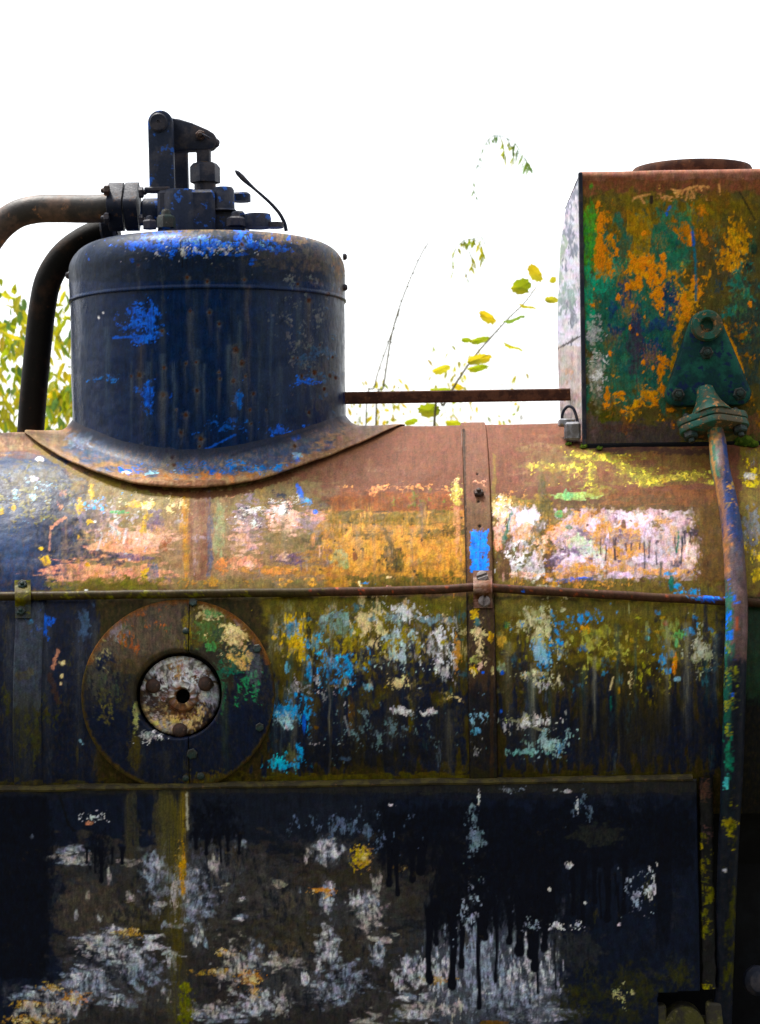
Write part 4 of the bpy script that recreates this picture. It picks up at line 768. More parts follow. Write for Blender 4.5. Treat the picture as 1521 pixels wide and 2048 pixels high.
def paint_dome(c):
    B, Q, SP, DR, ST, LN, SM = c.B, c.Q, c.SP, c.DR, c.ST, c.LN, c.SM
    c.base((.007, .021, .070), .26, .3)
    Q(80, 430, 760, 565, (.010, .018, .034), .8, fx=20, fy=10, amp=.5, sx=40, sy=16, edge=.5)
    for i in range(26):
        x = random.uniform(160, 680); ST(x, random.uniform(575, 700), random.uniform(800, 930), random.uniform(5, 12), (.03, .045, .062), random.uniform(.25, .55))
    for x in (390, 520, 640, 470, 560): ST(x, 575, 860, 14, (.035, .05, .062), .5)
    for x in (330, 345, 398, 405, 463, 478, 520, 540, 300, 560, 600, 625, 260, 215): ST(x + random.uniform(-5, 5), random.uniform(580, 740), random.uniform(850, 940), random.uniform(3, 8), (.07, .10, .13), random.uniform(.4, .75))
    # dust and rust on the shoulder, heavier to the right
    B(400, 462, 150, 12, (.16, .11, .06), .7, amp=.8, sx=40, sy=8, edge=.5, r=.6); B(600, 470, 110, 22, (.2, .14, .085), .75, amp=.7, sx=30, sy=12, edge=.5, r=.6); B(640, 520, 50, 46, (.13, .10, .07), .6, amp=.9, sx=16, sy=18, edge=.5, r=.6); B(560, 515, 60, 24, (.07, .06, .05), .6, amp=.9, sx=20, sy=12)
    B(680, 540, 14, 60, (.22, .15, .09), .75, amp=.9, sx=7, sy=24, r=.7); B(672, 650, 24, 90, (.06, .065, .07), .7, amp=.8, sx=9, sy=50); B(655, 770, 34, 60, (.07, .07, .07), .6, amp=.9, sx=10, sy=30)
    # bright blue under the top edge
    for (x, y, a, b) in ((310, 482, 60, 14), (370, 475, 70, 13), (265, 478, 30, 9), (440, 480, 60, 15), (520, 482, 60, 9), (375, 493, 14, 18), (560, 490, 34, 7), (330, 495, 26, 9), (410, 468, 40, 9), (265, 510, 6, 6), (505, 513, 9, 9), (345, 508, 8, 6), (470, 500, 34, 5)):
        B(x, y + 9, a, b, (.012, .085, .44), .95, amp=1.1, sx=12, sy=9, edge=.3, bias=.22)
    SP(400, 484, 200, 28, 'blue', .62, 11, .8); SP(430, 486, 180, 24, (.1, .2, .3), .35, 5, .8); DR(355, 395, 492, 3, 20, 44, 3, (.006, .008, .014)); SP(400, 505, 170, 24, 'lgrey', .25, 4, 1); DR(300, 440, 478, 5, 8, 20, 3, (.01, .012, .02))
    B(400, 452, 320, 14, (.17, .12, .07), .85, amp=.7, sx=30, sy=7, edge=.5, r=.6); SP(420, 470, 200, 20, (.012, .02, .035), .6, 10, .8)
    # bright blue scuffs on the side
    B(302, 640, 14, 34, 'blue', .95, amp=1.1, sx=9, sy=14, edge=.3); SP(285, 635, 44, 40, 'blue', .7, 8, .5); LN([(228, 675), (300, 673)], 2.4, 'blue', .8); SP(290, 675, 40, 14, 'blue', .8, 9, .5); LN([(240, 660), (300, 640)], 1.2, (.02, .08, .3), .7)
    B(296, 795, 12, 30, 'blue', .97, amp=.9, sx=8, sy=10, edge=.25); SP(300, 775, 34, 16, 'blue', .6, 8, .5); SP(212, 760, 34, 9, (.02, .14, .45), .75, 8, .4); SP(480, 795, 14, 40, (.014, .11, .45), .75, 6, 1.6); SP(615, 762, 30, 12, 'blue', .75, 7, .5); LN([(596, 760), (625, 768)], 2, 'blue', .9)
    SP(440, 850, 50, 24, (.012, .08, .34), .6, 8, .5); LN([(410, 900), (470, 870)], 2, 'blue', .7); LN([(180, 870), (240, 895)], 1.8, 'blue', .7); SP(215, 885, 50, 16, 'blue', .5, 8, .5); SP(570, 860, 60, 24, 'blue', .35, 7, .5); B(290, 905, 14, 8, 'blue', .7, amp=1, sx=6, sy=6); SP(640, 720, 60, 90, (.03, .08, .16), .4, 8, .5)
    # rust pits
    for (x, y, r0) in ((492, 560, 7), (383, 622, 7), (322, 662, 5), (440, 648, 5), (419, 625, 4), (470, 700, 8), (482, 726, 7), (374, 727, 6), (396, 725, 5), (440, 745, 5), (438, 757, 4), (470, 762, 7), (493, 752, 4), (586, 716, 5), (596, 716, 3), (602, 752, 4), (392, 781, 6), (372, 830, 5), (325, 790, 6), (352, 820, 4), (282, 750, 7), (630, 745, 7), (648, 778, 6), (660, 752, 6), (672, 756, 5), (400, 878, 7), (400, 893, 5), (284, 895, 6), (338, 908, 7), (360, 865, 5), (498, 820, 4), (533, 820, 3), (510, 787, 4), (468, 805, 4), (262, 752, 5), (330, 735, 4), (617, 601, 6), (598, 568, 5), (655, 588, 5), (415, 563, 5), (378, 555, 5), (620, 825, 6), (276, 530, 4), (484, 489, 5), (503, 847, 3), (345, 902, 4), (640, 690, 4), (665, 715, 5)):
        c.RS(x + random.uniform(-3, 3), y, r0 * random.uniform(.45, .95), random.uniform(30, 110), (.075, .08, .085))
    ST(497, 565, 850, 7, (.10, .085, .07), .6); ST(282, 680, 900, 8, (.09, .075, .06), .6); ST(325, 780, 930, 9, (.10, .10, .10), .6); ST(470, 700, 900, 8, (.10, .10, .11), .6); ST(383, 625, 760, 8, (.09, .095, .10), .6); ST(617, 600, 780, 7, (.10, .085, .06), .6)
    LN([(198, 634), (199, 636)], 1.6, 'white'); LN([(207, 625), (208, 626)], 1.4, 'white')
    SP(600, 650, 80, 140, (.10, .11, .12), .25, 6, 1.2); c.RND(110, 150, 575, 690, 900, [(.004, .010, .028), (.02, .032, .05), (.010, .024, .065), (.035, .045, .06)], rx=(3, 9), ry=(20, 80), vert=1, op=(.2, .6), seed=51); c.RND(50, 160, 470, 690, 560, [(.006, .012, .03), (.03, .035, .045), (.06, .055, .05), (.012, .03, .09)], rx=(8, 40), ry=(4, 14), vert=.2, op=(.2, .6), seed=52)

def paint_flange(c):
    B, Q, SP, DR, ST, LN, SM = c.B, c.Q, c.SP, c.DR, c.ST, c.LN, c.SM
    c.base((.24, .15, .085), .6)
    B(110, 890, 60, 40, (.2, .14, .085), .8, amp=.5, sx=26, sy=16, edge=.5); B(700, 860, 130, 44, (.24, .14, .10), .85, amp=.5, sx=30, sy=16, edge=.5)
    B(395, 900, 262, 58, (.045, .075, .13), .92, amp=.45, sx=40, sy=14, edge=.3, r=.4); B(180, 890, 50, 40, (.06, .095, .16), .8, amp=.6, sx=18, sy=16, edge=.4); B(160, 880, 26, 18, (.2, .25, .33), .8, amp=.7, sx=12, sy=10)
    B(560, 905, 90, 26, (.035, .055, .10), .8, amp=.8, sx=26, sy=10, ang=-16); B(640, 870, 60, 14, (.05, .06, .08), .7, amp=.9, sx=20, sy=8, ang=-20); B(690, 830, 60, 16, (.34, .30, .28), .8, amp=.6, sx=20, sy=10)
    SP(400, 940, 200, 14, (.02, .12, .40), .6, 8, .5); SP(250, 942, 40, 8, 'blue', .7, 8, .5); SP(520, 935, 70, 12, (.02, .16, .42), .75, 8, .5); B(592, 874, 12, 10, 'blue', .95, amp=.6, sx=7, sy=7); B(594, 912, 12, 7, 'skyb', .9, amp=.7, sx=8, sy=6); B(596, 917, 7, 9, 'blue', .7)
    B(252, 945, 8, 3, 'white', .9); SP(320, 945, 70, 8, 'skyb', .4, 6, .5); LN([(465, 910), (560, 880), (650, 850)], 2, (.02, .02, .025), .8); B(340, 915, 14, 24, (.10, .10, .095), .8, amp=.7, sx=8, sy=9); B(338, 935, 16, 14, (.16, .12, .08), .7, amp=.7)
    for (x, y) in ((333, 902), (348, 930), (282, 895), (590, 892), (345, 915), (398, 880)): c.RS(x, y, 4.5, 20, (.14, .12, .1))
    # rusty raised rim
    B(390, 968, 180, 9, (.13, .055, .03), .9, amp=.7, sx=30, sy=8, edge=.4, r=.75); B(437, 953, 7, 6, (.4, .15, .07), .9); LN([(60, 875), (150, 940)], 6, (.14, .09, .04), .6); B(620, 925, 90, 14, (.16, .08, .045), .7, amp=.8, sx=30, sy=9, ang=-24)
    SP(400, 955, 300, 20, (.28, .12, .05), .3, 6, .7)

def paint_tank(c):
    B, Q, SP, DR, ST, LN, SM = c.B, c.Q, c.SP, c.DR, c.ST, c.LN, c.SM
    c.base((.055, .045, .014), .5)
    Q(1100, 300, 1800, 395, (.115, .042, .022), .95, fx=20, fy=30, amp=.6, sx=30, sy=16, edge=.6, r=.62); Q(1100, 300, 1800, 362, (.14, .066, .05), .7, fx=20, fy=14, amp=.7, sx=40, sy=8, edge=.6, r=.5)
    Q(1165, 385, 1521, 480, (.10, .068, .014), .85, fx=30, fy=30, amp=.9, sx=24, sy=30, edge=.6); B(1260, 420, 70, 40, (.10, .075, .016), .8, amp=.8, sx=20, sy=22)
    for (x, y) in ((1225, 410), (1300, 440), (1400, 420), (1340, 470), (1250, 450), (1440, 400)): B(x, y, 26, 22, random.choice([(.13, .085, .01), (.06, .05, .014), (.10, .05, .012)]), .8, amp=.9, sx=12, sy=16)
    # teal fields
    Q(1165, 440, 1380, 820, (.014, .075, .05), .9, fx=40, fy=60, amp=1, sx=26, sy=36, edge=.4, r=.42); B(1340, 470, 44, 60, (.015, .09, .05), .85, amp=.9, sx=16, sy=24); B(1245, 620, 60, 60, (.012, .07, .055), .9, amp=.8, sx=20, sy=24); B(1300, 700, 70, 70, (.010, .05, .045), .9, amp=.8, sx=20, sy=26)
    B(1180, 480, 20, 90, (.05, .19, .03), .9, amp=.6, sx=10, sy=40); B(1178, 600, 14, 70, (.02, .17, .09), .9, amp=.7, sx=8, sy=30); B(1200, 565, 30, 26, (.02, .16, .10), .8, amp=.9, sx=12, sy=14); B(1225, 540, 20, 24, (.02, .15, .09), .8, amp=.9, sx=12, sy=14)
    Q(1430, 430, 1800, 900, (.045, .040, .014), .85, fx=40, fy=40, amp=1, sx=22, sy=40, edge=.5); B(1500, 660, 60, 110, (.012, .03, .03), .85, amp=.9, sx=18, sy=40); SP(1480, 560, 60, 100, (.02, .10, .07), .5, 9, 1.4); B(1430, 520, 50, 50, (.05, .04, .02), .8, amp=.9, sx=14, sy=22)
    # deep blue spots
    for (x, y, a, b) in ((1250, 585, 14, 30), (1225, 620, 9, 22), (1300, 700, 26, 26), (1232, 660, 16, 14), (1270, 640, 12, 40), (1340, 600, 20, 40), (1320, 650, 40, 14)): B(x, y, a, b, (.008, .022, .075), .9, amp=.9, sx=9, sy=16, edge=.3)
    B(1270, 690, 16, 60, (.03, .018, .035), .8, amp=.8, sx=8, sy=30); ST(1276, 640, 790, 5, (.03, .02, .04), .8)
    # ochre-brown veil and rust vertical smears
    Q(1255, 420, 1305, 520, (.2, .11, .012), .75, fx=14, fy=20, amp=.9, sx=9, sy=30); B(1205, 525, 20, 40, (.24, .10, .012), .9, amp=.7, sx=10, sy=20); B(1475, 480, 24, 44, (.36, .17, .02), .9, amp=1, sx=9, sy=16); B(1460, 520, 26, 24, (.34, .15, .02), .85, amp=1, sx=8, sy=12); SP(1370, 560, 50, 60, (.3, .13, .02), .5, 8, 1.6); B(1404, 420, 10, 14, (.32, .12, .015), .8, amp=.8, sx=8, sy=9); SP(1400, 470, 80, 60, (.24, .09, .015), .5, 7, 2); B(1375, 600, 24, 30, (.36, .16, .02), .9, amp=1, sx=8, sy=10)
    c.RND(120, 1175, 400, 1521, 850, [(.10, .068, .014), (.014, .09, .055), (.055, .045, .014), (.2, .09, .015), (.008, .03, .05), (.05, .14, .05), (.12, .05, .015)], rx=(6, 24), ry=(8, 34), vert=.8, op=(.25, .75), seed=31)
    c.c *= 1.75
    # orange
    for (x, y, a, b) in ((1200, 445, 7, 36), (1196, 410, 6, 11), (1201, 500, 14, 50), (1222, 540, 8, 14), (1262, 512, 9, 10), (1280, 525, 26, 14), (1302, 545, 11, 44), (1318, 590, 16, 34), (1326, 540, 7, 30), (1322, 610, 9, 20), (1275, 568, 12, 16), (1266, 612, 6, 5), (1256, 574, 6, 9), (1290, 522, 12, 18), (1327, 515, 6, 14), (1288, 468, 6, 7), (1232, 503, 7, 14), (1368, 604, 12, 18), (1376, 630, 9, 20), (1330, 724, 12, 14), (1322, 740, 9, 34), (1326, 780, 12, 14), (1305, 786, 10, 8), (1221, 705, 4, 9), (1215, 790, 8, 16), (1212, 810, 7, 12), (1240, 787, 14, 6), (1310, 802, 9, 12), (1341, 820, 14, 5), (1248, 823, 10, 5), (1307, 736, 4, 6), (1288, 725, 7, 8), (1345, 850, 6, 9), (1261, 655, 3, 8), (1275, 670, 3, 6), (1382, 480, 5, 14), (1235, 595, 6, 9), (1186, 610, 4, 5), (1188, 578, 4, 5), (1342, 618, 5, 5), (1390, 560, 9, 12), (1500, 610, 5, 9), (1400, 585, 9, 20)):
        B(x, y, a * .85, b * .85, (.70, .23, .012), .95, amp=.85, sx=9, sy=11, edge=.22, r=.45, h=.6, var=.15)
    SP(1290, 560, 60, 70, 'orange', .42, 8, 1.4); SP(1270, 800, 90, 50, (.6, .26, .03), .5, 9, .8); SP(1210, 480, 30, 100, (.5, .2, .02), .4, 7, 1.6); SP(1370, 640, 40, 60, (.5, .22, .02), .5, 8, 1.4); SP(1480, 720, 40, 100, (.3, .13, .02), .45, 8, 1.6)
    B(1490, 765, 4, 50, (.6, .26, .02), .8, ang=-20, amp=.6, sx=6, sy=14); B(1358, 660, 7, 34, (.6, .26, .02), .9, ang=16, amp=.6, sx=6, sy=14); B(1347, 735, 7, 44, (.6, .26, .02), .8, ang=10, amp=.7, sx=6, sy=14); LN([(1448, 650), (1470, 700), (1486, 745)], 3.4, (.62, .27, .015), .9)
    # scratches near the top
    for (x0, y0, x1, y1) in ((1270, 395, 1300, 388), (1350, 385, 1395, 372), (1376, 380, 1372, 400), (1288, 405, 1284, 398), (1330, 392, 1345, 395), (1400, 372, 1420, 375), (1440, 385, 1438, 370), (1380, 375, 1390, 395), (1265, 402, 1270, 396)): LN([(x0, y0), (x1, y1)], 2.2, (.55, .28, .12), .85)
    SP(1370, 385, 90, 22, (.55, .27, .12), .4, 7, .6); B(1304, 398, 4, 9, (.03, .02, .02), .9)
    LN([(1384, 455), (1388, 485), (1391, 520), (1393, 560), (1392, 600)], 2.2, (.02, .13, .17), .95); LN([(1385, 465), (1388, 490)], 2.6, (.03, .1, .42), .9); B(1334, 428, 3, 5, (.03, .14, .5)); LN([(1336, 420), (1340, 414)], 2, (.03, .14, .5), .8)
    LN([(1480, 385), (1510, 440)], 2, (.02, .018, .01), .7); B(1497, 535, 9, 9, (.012, .02, .02), .95, amp=.4); B(1508, 500, 6, 14, (.02, .05, .03), .9, amp=.6)
    # worn white at the left edge
    B(1188, 665, 14, 30, (.34, .38, .34), .9, amp=.9, sx=9, sy=10); SP(1188, 670, 22, 40, 'lgrey', .6, 5, 1); B(1192, 745, 18, 40, (.36, .34, .30), .92, amp=.9, sx=8, sy=12); SP(1196, 750, 24, 44, 'white', .5, 4, 1); B(1196, 795, 12, 26, (.2, .19, .12), .7, amp=1, sx=7, sy=10); B(1213, 840, 24, 24, (.06, .07, .006), .8, amp=.8, sx=10, sy=12)
    Q(1165, 840, 1360, 920, (.07, .05, .055), .85, fx=20, fy=26, amp=.7, sx=26, sy=14, r=.55); B(1180, 850, 22, 30, (.12, .08, .075), .8, amp=.7, sx=12, sy=14); B(1252, 850, 9, 24, (.2, .08, .03), .8, amp=.8, sx=8, sy=12); B(1240, 855, 50, 9, (.09, .04, .03), .7, amp=.9, sx=14, sy=7)
    B(1505, 850, 20, 26, (.16, .07, .04), .8, amp=.7, sx=9, sy=12)

def paint_side(c):
    B, Q, SP, DR, ST, LN, SM = c.B, c.Q, c.SP, c.DR, c.ST, c.LN, c.SM
    c.base((.36, .34, .39), .5, .3)
    Q(1090, 600, 1180, 690, (.42, .40, .46), .7, fx=10, fy=40, amp=.6); Q(1090, 690, 1180, 900, (.30, .24, .22), .95, fx=8, fy=8, amp=.4, sx=14, sy=20)
    SP(1140, 480, 40, 130, (.02, .03, .07), .62, 5, 5); SP(1130, 600, 30, 60, (.10, .16, .14), .7, 8, 2); SP(1140, 400, 24, 60, (.05, .05, .09), .6, 4, 5); SP(1125, 530, 14, 60, (.14, .18, .12), .6, 7, 3); B(1118, 470, 4, 60, (.06, .035, .03), .9, amp=.5); SP(1140, 640, 40, 60, (.05, .06, .1), .4, 4, 5)
    LN([(1112, 700), (1128, 690), (1140, 684), (1162, 672)], 2.2, (.03, .02, .02), .95, jit=1.6); SP(1140, 760, 34, 60, (.3, .16, .09), .4, 6, 2); B(1140, 850, 24, 40, (.1, .08, .08), .7, amp=.9, sx=9, sy=14)

def paint_rail(c):
    c.base((.05, .03, .016), .6)
    c.Q(-100, 1100, 640, 1300, (.05, .04, .014), .7, fx=60, fy=10, amp=.8, sx=20, sy=20); c.Q(640, 1100, 1500, 1300, (.075, .034, .022), .8, fx=60, fy=10, amp=.7, sx=30, sy=20, r=.6)
    for i in range(60): c.B(random.uniform(600, 1420), random.uniform(1165, 1205), 3, 2.4, (.25, .06, .03), .8, amp=.5, sx=5, sy=5)
    c.SP(300, 1195, 320, 14, 'moss', .5, 8, 1); c.B(1420, 1197, 26, 7, 'blue', .95, amp=.9, sx=8, sy=6); c.SP(1400, 1196, 40, 9, 'cyan', .5, 6, 1); c.B(1047, 1183, 4, 3, 'blue')
def paint_pipe(c):
    B, Q, SP, DR, ST, LN, SM = c.B, c.Q, c.SP, c.DR, c.ST, c.LN, c.SM
    c.base((.10, .065, .06), .5)
    Q(1400, 840, 1440, 960, (.03, .14, .09), .85, fx=9, fy=16, amp=1, sx=7, sy=14); B(1430, 870, 12, 26, (.34, .17, .07), .9, amp=.9, sx=6, sy=12); B(1440, 900, 9, 40, (.12, .085, .09), .8, amp=.6, sx=6, sy=20); LN([(1418, 880), (1432, 960), (1440, 1010)], 3, (.3, .15, .06), .8)
    Q(1446, 880, 1500, 1080, (.012, .035, .13), .92, fx=9, fy=24, amp=.9, sx=7, sy=30, edge=.3); LN([(1440, 960), (1452, 1060), (1455, 1150)], 5, (.2, .10, .06), .7); SP(1462, 960, 20, 100, (.3, .18, .06), .35, 5, 1); SP(1455, 1100, 20, 90, (.28, .13, .06), .5, 5, 1.5)
    B(1478, 1060, 12, 60, (.03, .05, .12), .8, amp=.8, sx=6, sy=24); B(1472, 1140, 16, 60, (.09, .075, .09), .8, amp=.6, sx=9, sy=26); B(1484, 1230, 14, 70, (.13, .085, .08), .85, amp=.5, sx=7, sy=30); B(1476, 1250, 2.5, 22, (.25, .06, .03), .9)
    Q(1440, 1170, 1468, 1640, (.012, .11, .07), .85, fx=9, fy=30, amp=.9, sx=7, sy=26); SP(1462, 1250, 18, 90, 'blue', .6, 6, 1.4); Q(1420, 1310, 1540, 2200, (.007, .011, .020), 1, fx=9, fy=60, amp=.5, sx=8, sy=50, h=0); Q(1420, 1310, 1540, 2200, (.007, .011, .020), .8, fx=9, fy=60, amp=.5, sx=8, sy=50, h=0)
    B(1456, 1410, 9, 80, (.012, .09, .06), .8, amp=.9, sx=5, sy=26); B(1458, 1510, 9, 40, (.02, .17, .10), .85, amp=.9, sx=6, sy=16); SP(1460, 1380, 18, 90, (.16, .18, .03), .5, 5, 1.6); B(1466, 1390, 4, 5, 'blue'); B(1452, 1565, 6, 14, (.1, .42, .42), .8, amp=1, sx=4, sy=7); SP(1462, 1640, 20, 50, (.22, .2, .02), .6, 8, 1); B(1450, 1740, 3, 5, (.5, .5, .5), .9); SP(1465, 1800, 20, 220, (.05, .05, .006), .6, 9, 3)
def paint_edge(c):
    c.base((.016, .016, .016), .6)
    c.B(1410, 1580, 14, 22, (.10, .05, .035), .8, amp=.9, sx=7, sy=9); c.SP(1412, 1780, 26, 220, (.14, .13, .015), .42, 9, 1.2); c.B(1402, 1693, 6, 7, (.3, .24, .02)); c.SP(1410, 1660, 14, 24, (.09, .05, .05), .7, 7, 1); c.B(1410, 1975, 14, 9, (.28, .24, .03), .8, amp=1, sx=6, sy=6)

# ------------------------------------------------------------------ ground
def mat_ground():
    m, nt, bs = newmat('dry_grass_and_earth')
    n1 = noise(nt, 1.3, 6, .6); n2 = noise(nt, 25, 5, .65)
    c = mixc(nt, ramp(nt, n1, .42, .6), (.055, .042, .026), (.05, .06, .02)); c = mixc(nt, ramp(nt, n2, .45, .7), c, (.09, .08, .04))
    nt.links.new(c, bs.inputs['Base Color']); bs.inputs['Roughness'].default_value = .95; bump(nt, bs, n2, .8, .03); return m
g = np.linspace(-1, 1, 61); gx, gy = np.meshgrid(np.sign(g) * np.abs(g) ** 3 * 400, np.sign(g) * np.abs(g) ** 3 * 400)
gz = -.02 * np.abs(fbm(gx / 2, gy / 2, 3, 3)) - .01
GV = np.stack([gx.ravel() / S, gy.ravel() / S, (gz.ravel() - EYE) / S], 1)
gr = mesh_np('ground', GV, gridF(61, 61), mat_ground()); gr['kind'] = 'structure'
gr['label'] = 'earth and dry grass around the locomotive'

# ------------------------------------------------------------------ locomotive: boiler
loco = thing('steam_locomotive', (0, BY * S, 0), 'old steam locomotive with flaking multicoloured paint, dark blue dome and rusty tank', 'locomotive')
deg = math.radians
def rows_phi(a0, a1, step_lo=2.3, step_hi=4.0, mid=56):
    lo = np.arange(deg(a0), deg(min(mid, a1)), step_lo / R)
    hi = np.arange(deg(min(mid, a1)), deg(a1), step_hi / R) if a1 > mid else []
    return np.concatenate([lo, hi, [deg(a1)]])
def cyl(X, PH, off):
    return np.stack([X, BY - (R + off) * np.cos(PH), BZ + (R + off) * np.sin(PH)], -1)
PC = on_boiler(357, 1388, 0); XC = PC[0]; PHC = math.atan2(PC[2] - BZ, BY - PC[1])
def plate(name, x0, x1, off, paint, step=2.3, a0=-16, a1=100, hole=False, edge=3.0, label=None, dent=2.0):
    xs = np.arange(x0, x1 + .1, step); ph = rows_phi(a0, a1)
    X, PH = np.meshgrid(xs, ph)
    V = cyl(X, PH, off).reshape(-1, 3)
    c = Canvas(V); paint(c); A = c.out()
    dn = dent * fbm(X.ravel() / 170, PH.ravel() * R / 120, 21, 2) + .5 * fbm(X.ravel() / 30, PH.ravel() * R / 30, 22, 2)
    ed = np.minimum(X - x0, x1 - X).ravel(); drop = np.where(ed < step * .6, -edge, 0)
    V = cyl(X.ravel(), PH.ravel(), off + dn * np.clip(ed / 40, 0, 1) + c.h * .9 + drop)
    F = gridF(len(ph), len(xs))
    if hole:
        cx = X.ravel()[F].mean(1) - XC; cs = (PH.ravel()[F].mean(1) - PHC) * R
        F = F[np.hypot(cx, cs) > 99]
    o = mesh_np(name, V, F, M_PAINT, loco, A)
    if label: o['label'] = label
    return o
def paint_clad(c):
    paint_boiler(c)
    # rust-stained edge under the dome flange, old screw holes
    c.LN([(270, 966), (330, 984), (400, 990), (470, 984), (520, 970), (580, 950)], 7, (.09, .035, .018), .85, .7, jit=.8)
    c.LN([(70, 892), (110, 922), (160, 950), (230, 968)], 5, (.17, .12, .03), .7, .6, jit=.9); c.LN([(640, 930), (720, 895), (800, 855)], 6, (.16, .075, .04), .7, .7, jit=.9)
    c.LN([(1180, 893), (1240, 902), (1290, 897), (1380, 905), (1440, 903)], 6, (.07, .035, .03), .8, .7, jit=1)
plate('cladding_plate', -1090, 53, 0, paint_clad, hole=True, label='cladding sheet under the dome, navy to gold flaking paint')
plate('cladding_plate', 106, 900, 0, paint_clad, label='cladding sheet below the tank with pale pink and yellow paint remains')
def paint_strapA(c):
    paint_strap(c)
    for (x, y, r0) in ((955, 948, 3), (957, 1003, 3.5), (960, 1052, 4.5), (966, 1258, 4), (963, 1298, 3)): c.B(x, y, r0, r0, (.006, .004, .004), 1, amp=.15, sx=4, sy=4, edge=.5, r=.9, h=-1.5, var=0)
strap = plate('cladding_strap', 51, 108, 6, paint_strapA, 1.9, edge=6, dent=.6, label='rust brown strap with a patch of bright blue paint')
strap2 = plate('cladding_strap', -861, -803, 5, paint_strap2, 2.4, a1=27, edge=5, dent=.6, label='dark strap painted over in navy')
ph = np.linspace(0, 2 * math.pi, 97)[:-1]
mb = MB().add(*lathe([(300, -1120), (585, -1120), (590, -1100), (590, 905), (585, 925), (300, 925)], (0, BY, BZ), (1, 0, 0), 96))
barrel = mb.build('boiler_barrel', M_BLACK, loco)

# ------------------------------------------------------------------ inspection cover (two half rings) and plug
def cover(side, label):
    rho = np.concatenate([[88, 88, 89.5], np.arange(91.5, 191, 2.3), [192, 193.5, 194]])
    offs = np.concatenate([[-46, 5, 7.5], np.full(len(rho) - 6, 8.5), [8, 5, -3]])
    nth = 330; V = []
    sx = 20.5
    for r, o in zip(rho, offs):
        q = math.acos(min(1, (sx + 1.0) / r)) if side > 0 else math.acos(min(1, (sx - 1.0) / r))
        th = np.linspace(-q, q, nth) if side > 0 else np.linspace(q, 2 * math.pi - q, nth)
        x = XC + r * np.cos(th); s = r * np.sin(th)
        V.append(np.stack([x, PHC + s / R, np.full(nth, o)], 1))
    P = np.concatenate(V); V0 = cyl(P[:, 0], P[:, 1], P[:, 2])
    c = Canvas(V0); paint_cover(c)
    V1 = cyl(P[:, 0], P[:, 1], P[:, 2] + c.h * .5)
    o = mesh_np('cover_plate', V1, gridF(len(rho), nth), M_PAINT, loco, c.out(), flip=True); o['label'] = label
    return o
covL = cover(-1, 'left half of the round inspection cover, grey brown above navy')
covR = cover(1, 'right half of the round inspection cover with green and cream flakes')
NC = bnormal(PC); TC = np.cross(NC, [1, 0, 0]); TC = TC if TC[2] > 0 else -TC
def cov_pt(px, py, off): 
    p = on_boiler(px, py, off); return p, bnormal(p)
for (px, py, r0, par) in ((387, 1206, 9, covR), (372, 1262, 7, covL), (515, 1298, 9, covR), (520, 1454, 9, covR), (385, 1507, 11, covR), (512, 1390, 0, covR), (402, 1552, 8, covR), (372, 1556, 7, covL)):
    if not r0: continue
    p, n = cov_pt(px, py, 8)
    (hexbolt(p, n, r0, 7, rot=random.random()) if r0 > 8.5 else roundhead(p, n, r0, 6)).build('bolt', M_BOLT, par)
# plug plate with its boss and rivets, set back in the hole
p0 = on_boiler(359, 1391, -24); u = np.array([1., 0, 0])
def plug_pt(px, py, t=0): 
    q = on_boiler(px, py, -24); d = q - p0; d = d - NC * d.dot(NC); return p0 + d + NC * t
rr = np.concatenate([np.arange(30, 76, 2.2), [79.5, 80.5]]); tt = np.concatenate([np.zeros(len(rr) - 2), [-1.5, -14]])
pb = plug_pt(366, 1392)
th = np.linspace(0, 2 * math.pi, 181)[:-1]; V = []
for r, t in zip(rr, tt):
    k = np.clip((r - 30) / 48, 0, 1); cc = pb * (1 - k) + p0 * k
    V.append(cc + r * (np.cos(th)[:, None] * u + np.sin(th)[:, None] * TC) + t * NC)
V = np.concatenate(V); c = Canvas(V); paint_plug(c)
V = V + NC * (c.h * 1.2 + 1.6 * fbm(c.x / 9, c.y / 9, 8, 3))[:, None]
plug = mesh_np('washout_plug', V, gridF(len(rr), 180, True), M_PAINT, loco, c.out(), flip=True); plug['label'] = 'white flaking rusty plug plate in the round cover'
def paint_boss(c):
    paint_plug(c); c.SP(366, 1392, 40, 40, (.2, .10, .05), .7, 7, 1); c.c[7 * 40:] = (.003, .002, .002)  # deepest rows coloured near-black: the hole's shade is painted in
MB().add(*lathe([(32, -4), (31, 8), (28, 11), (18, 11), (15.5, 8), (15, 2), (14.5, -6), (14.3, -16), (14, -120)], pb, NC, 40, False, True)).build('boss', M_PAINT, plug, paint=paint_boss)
for (px, py) in ((307, 1372), (412, 1368), (361, 1461)):
    roundhead(plug_pt(px, py), NC, 15, 13, 18).build('rivet', M_BOLTR, plug)

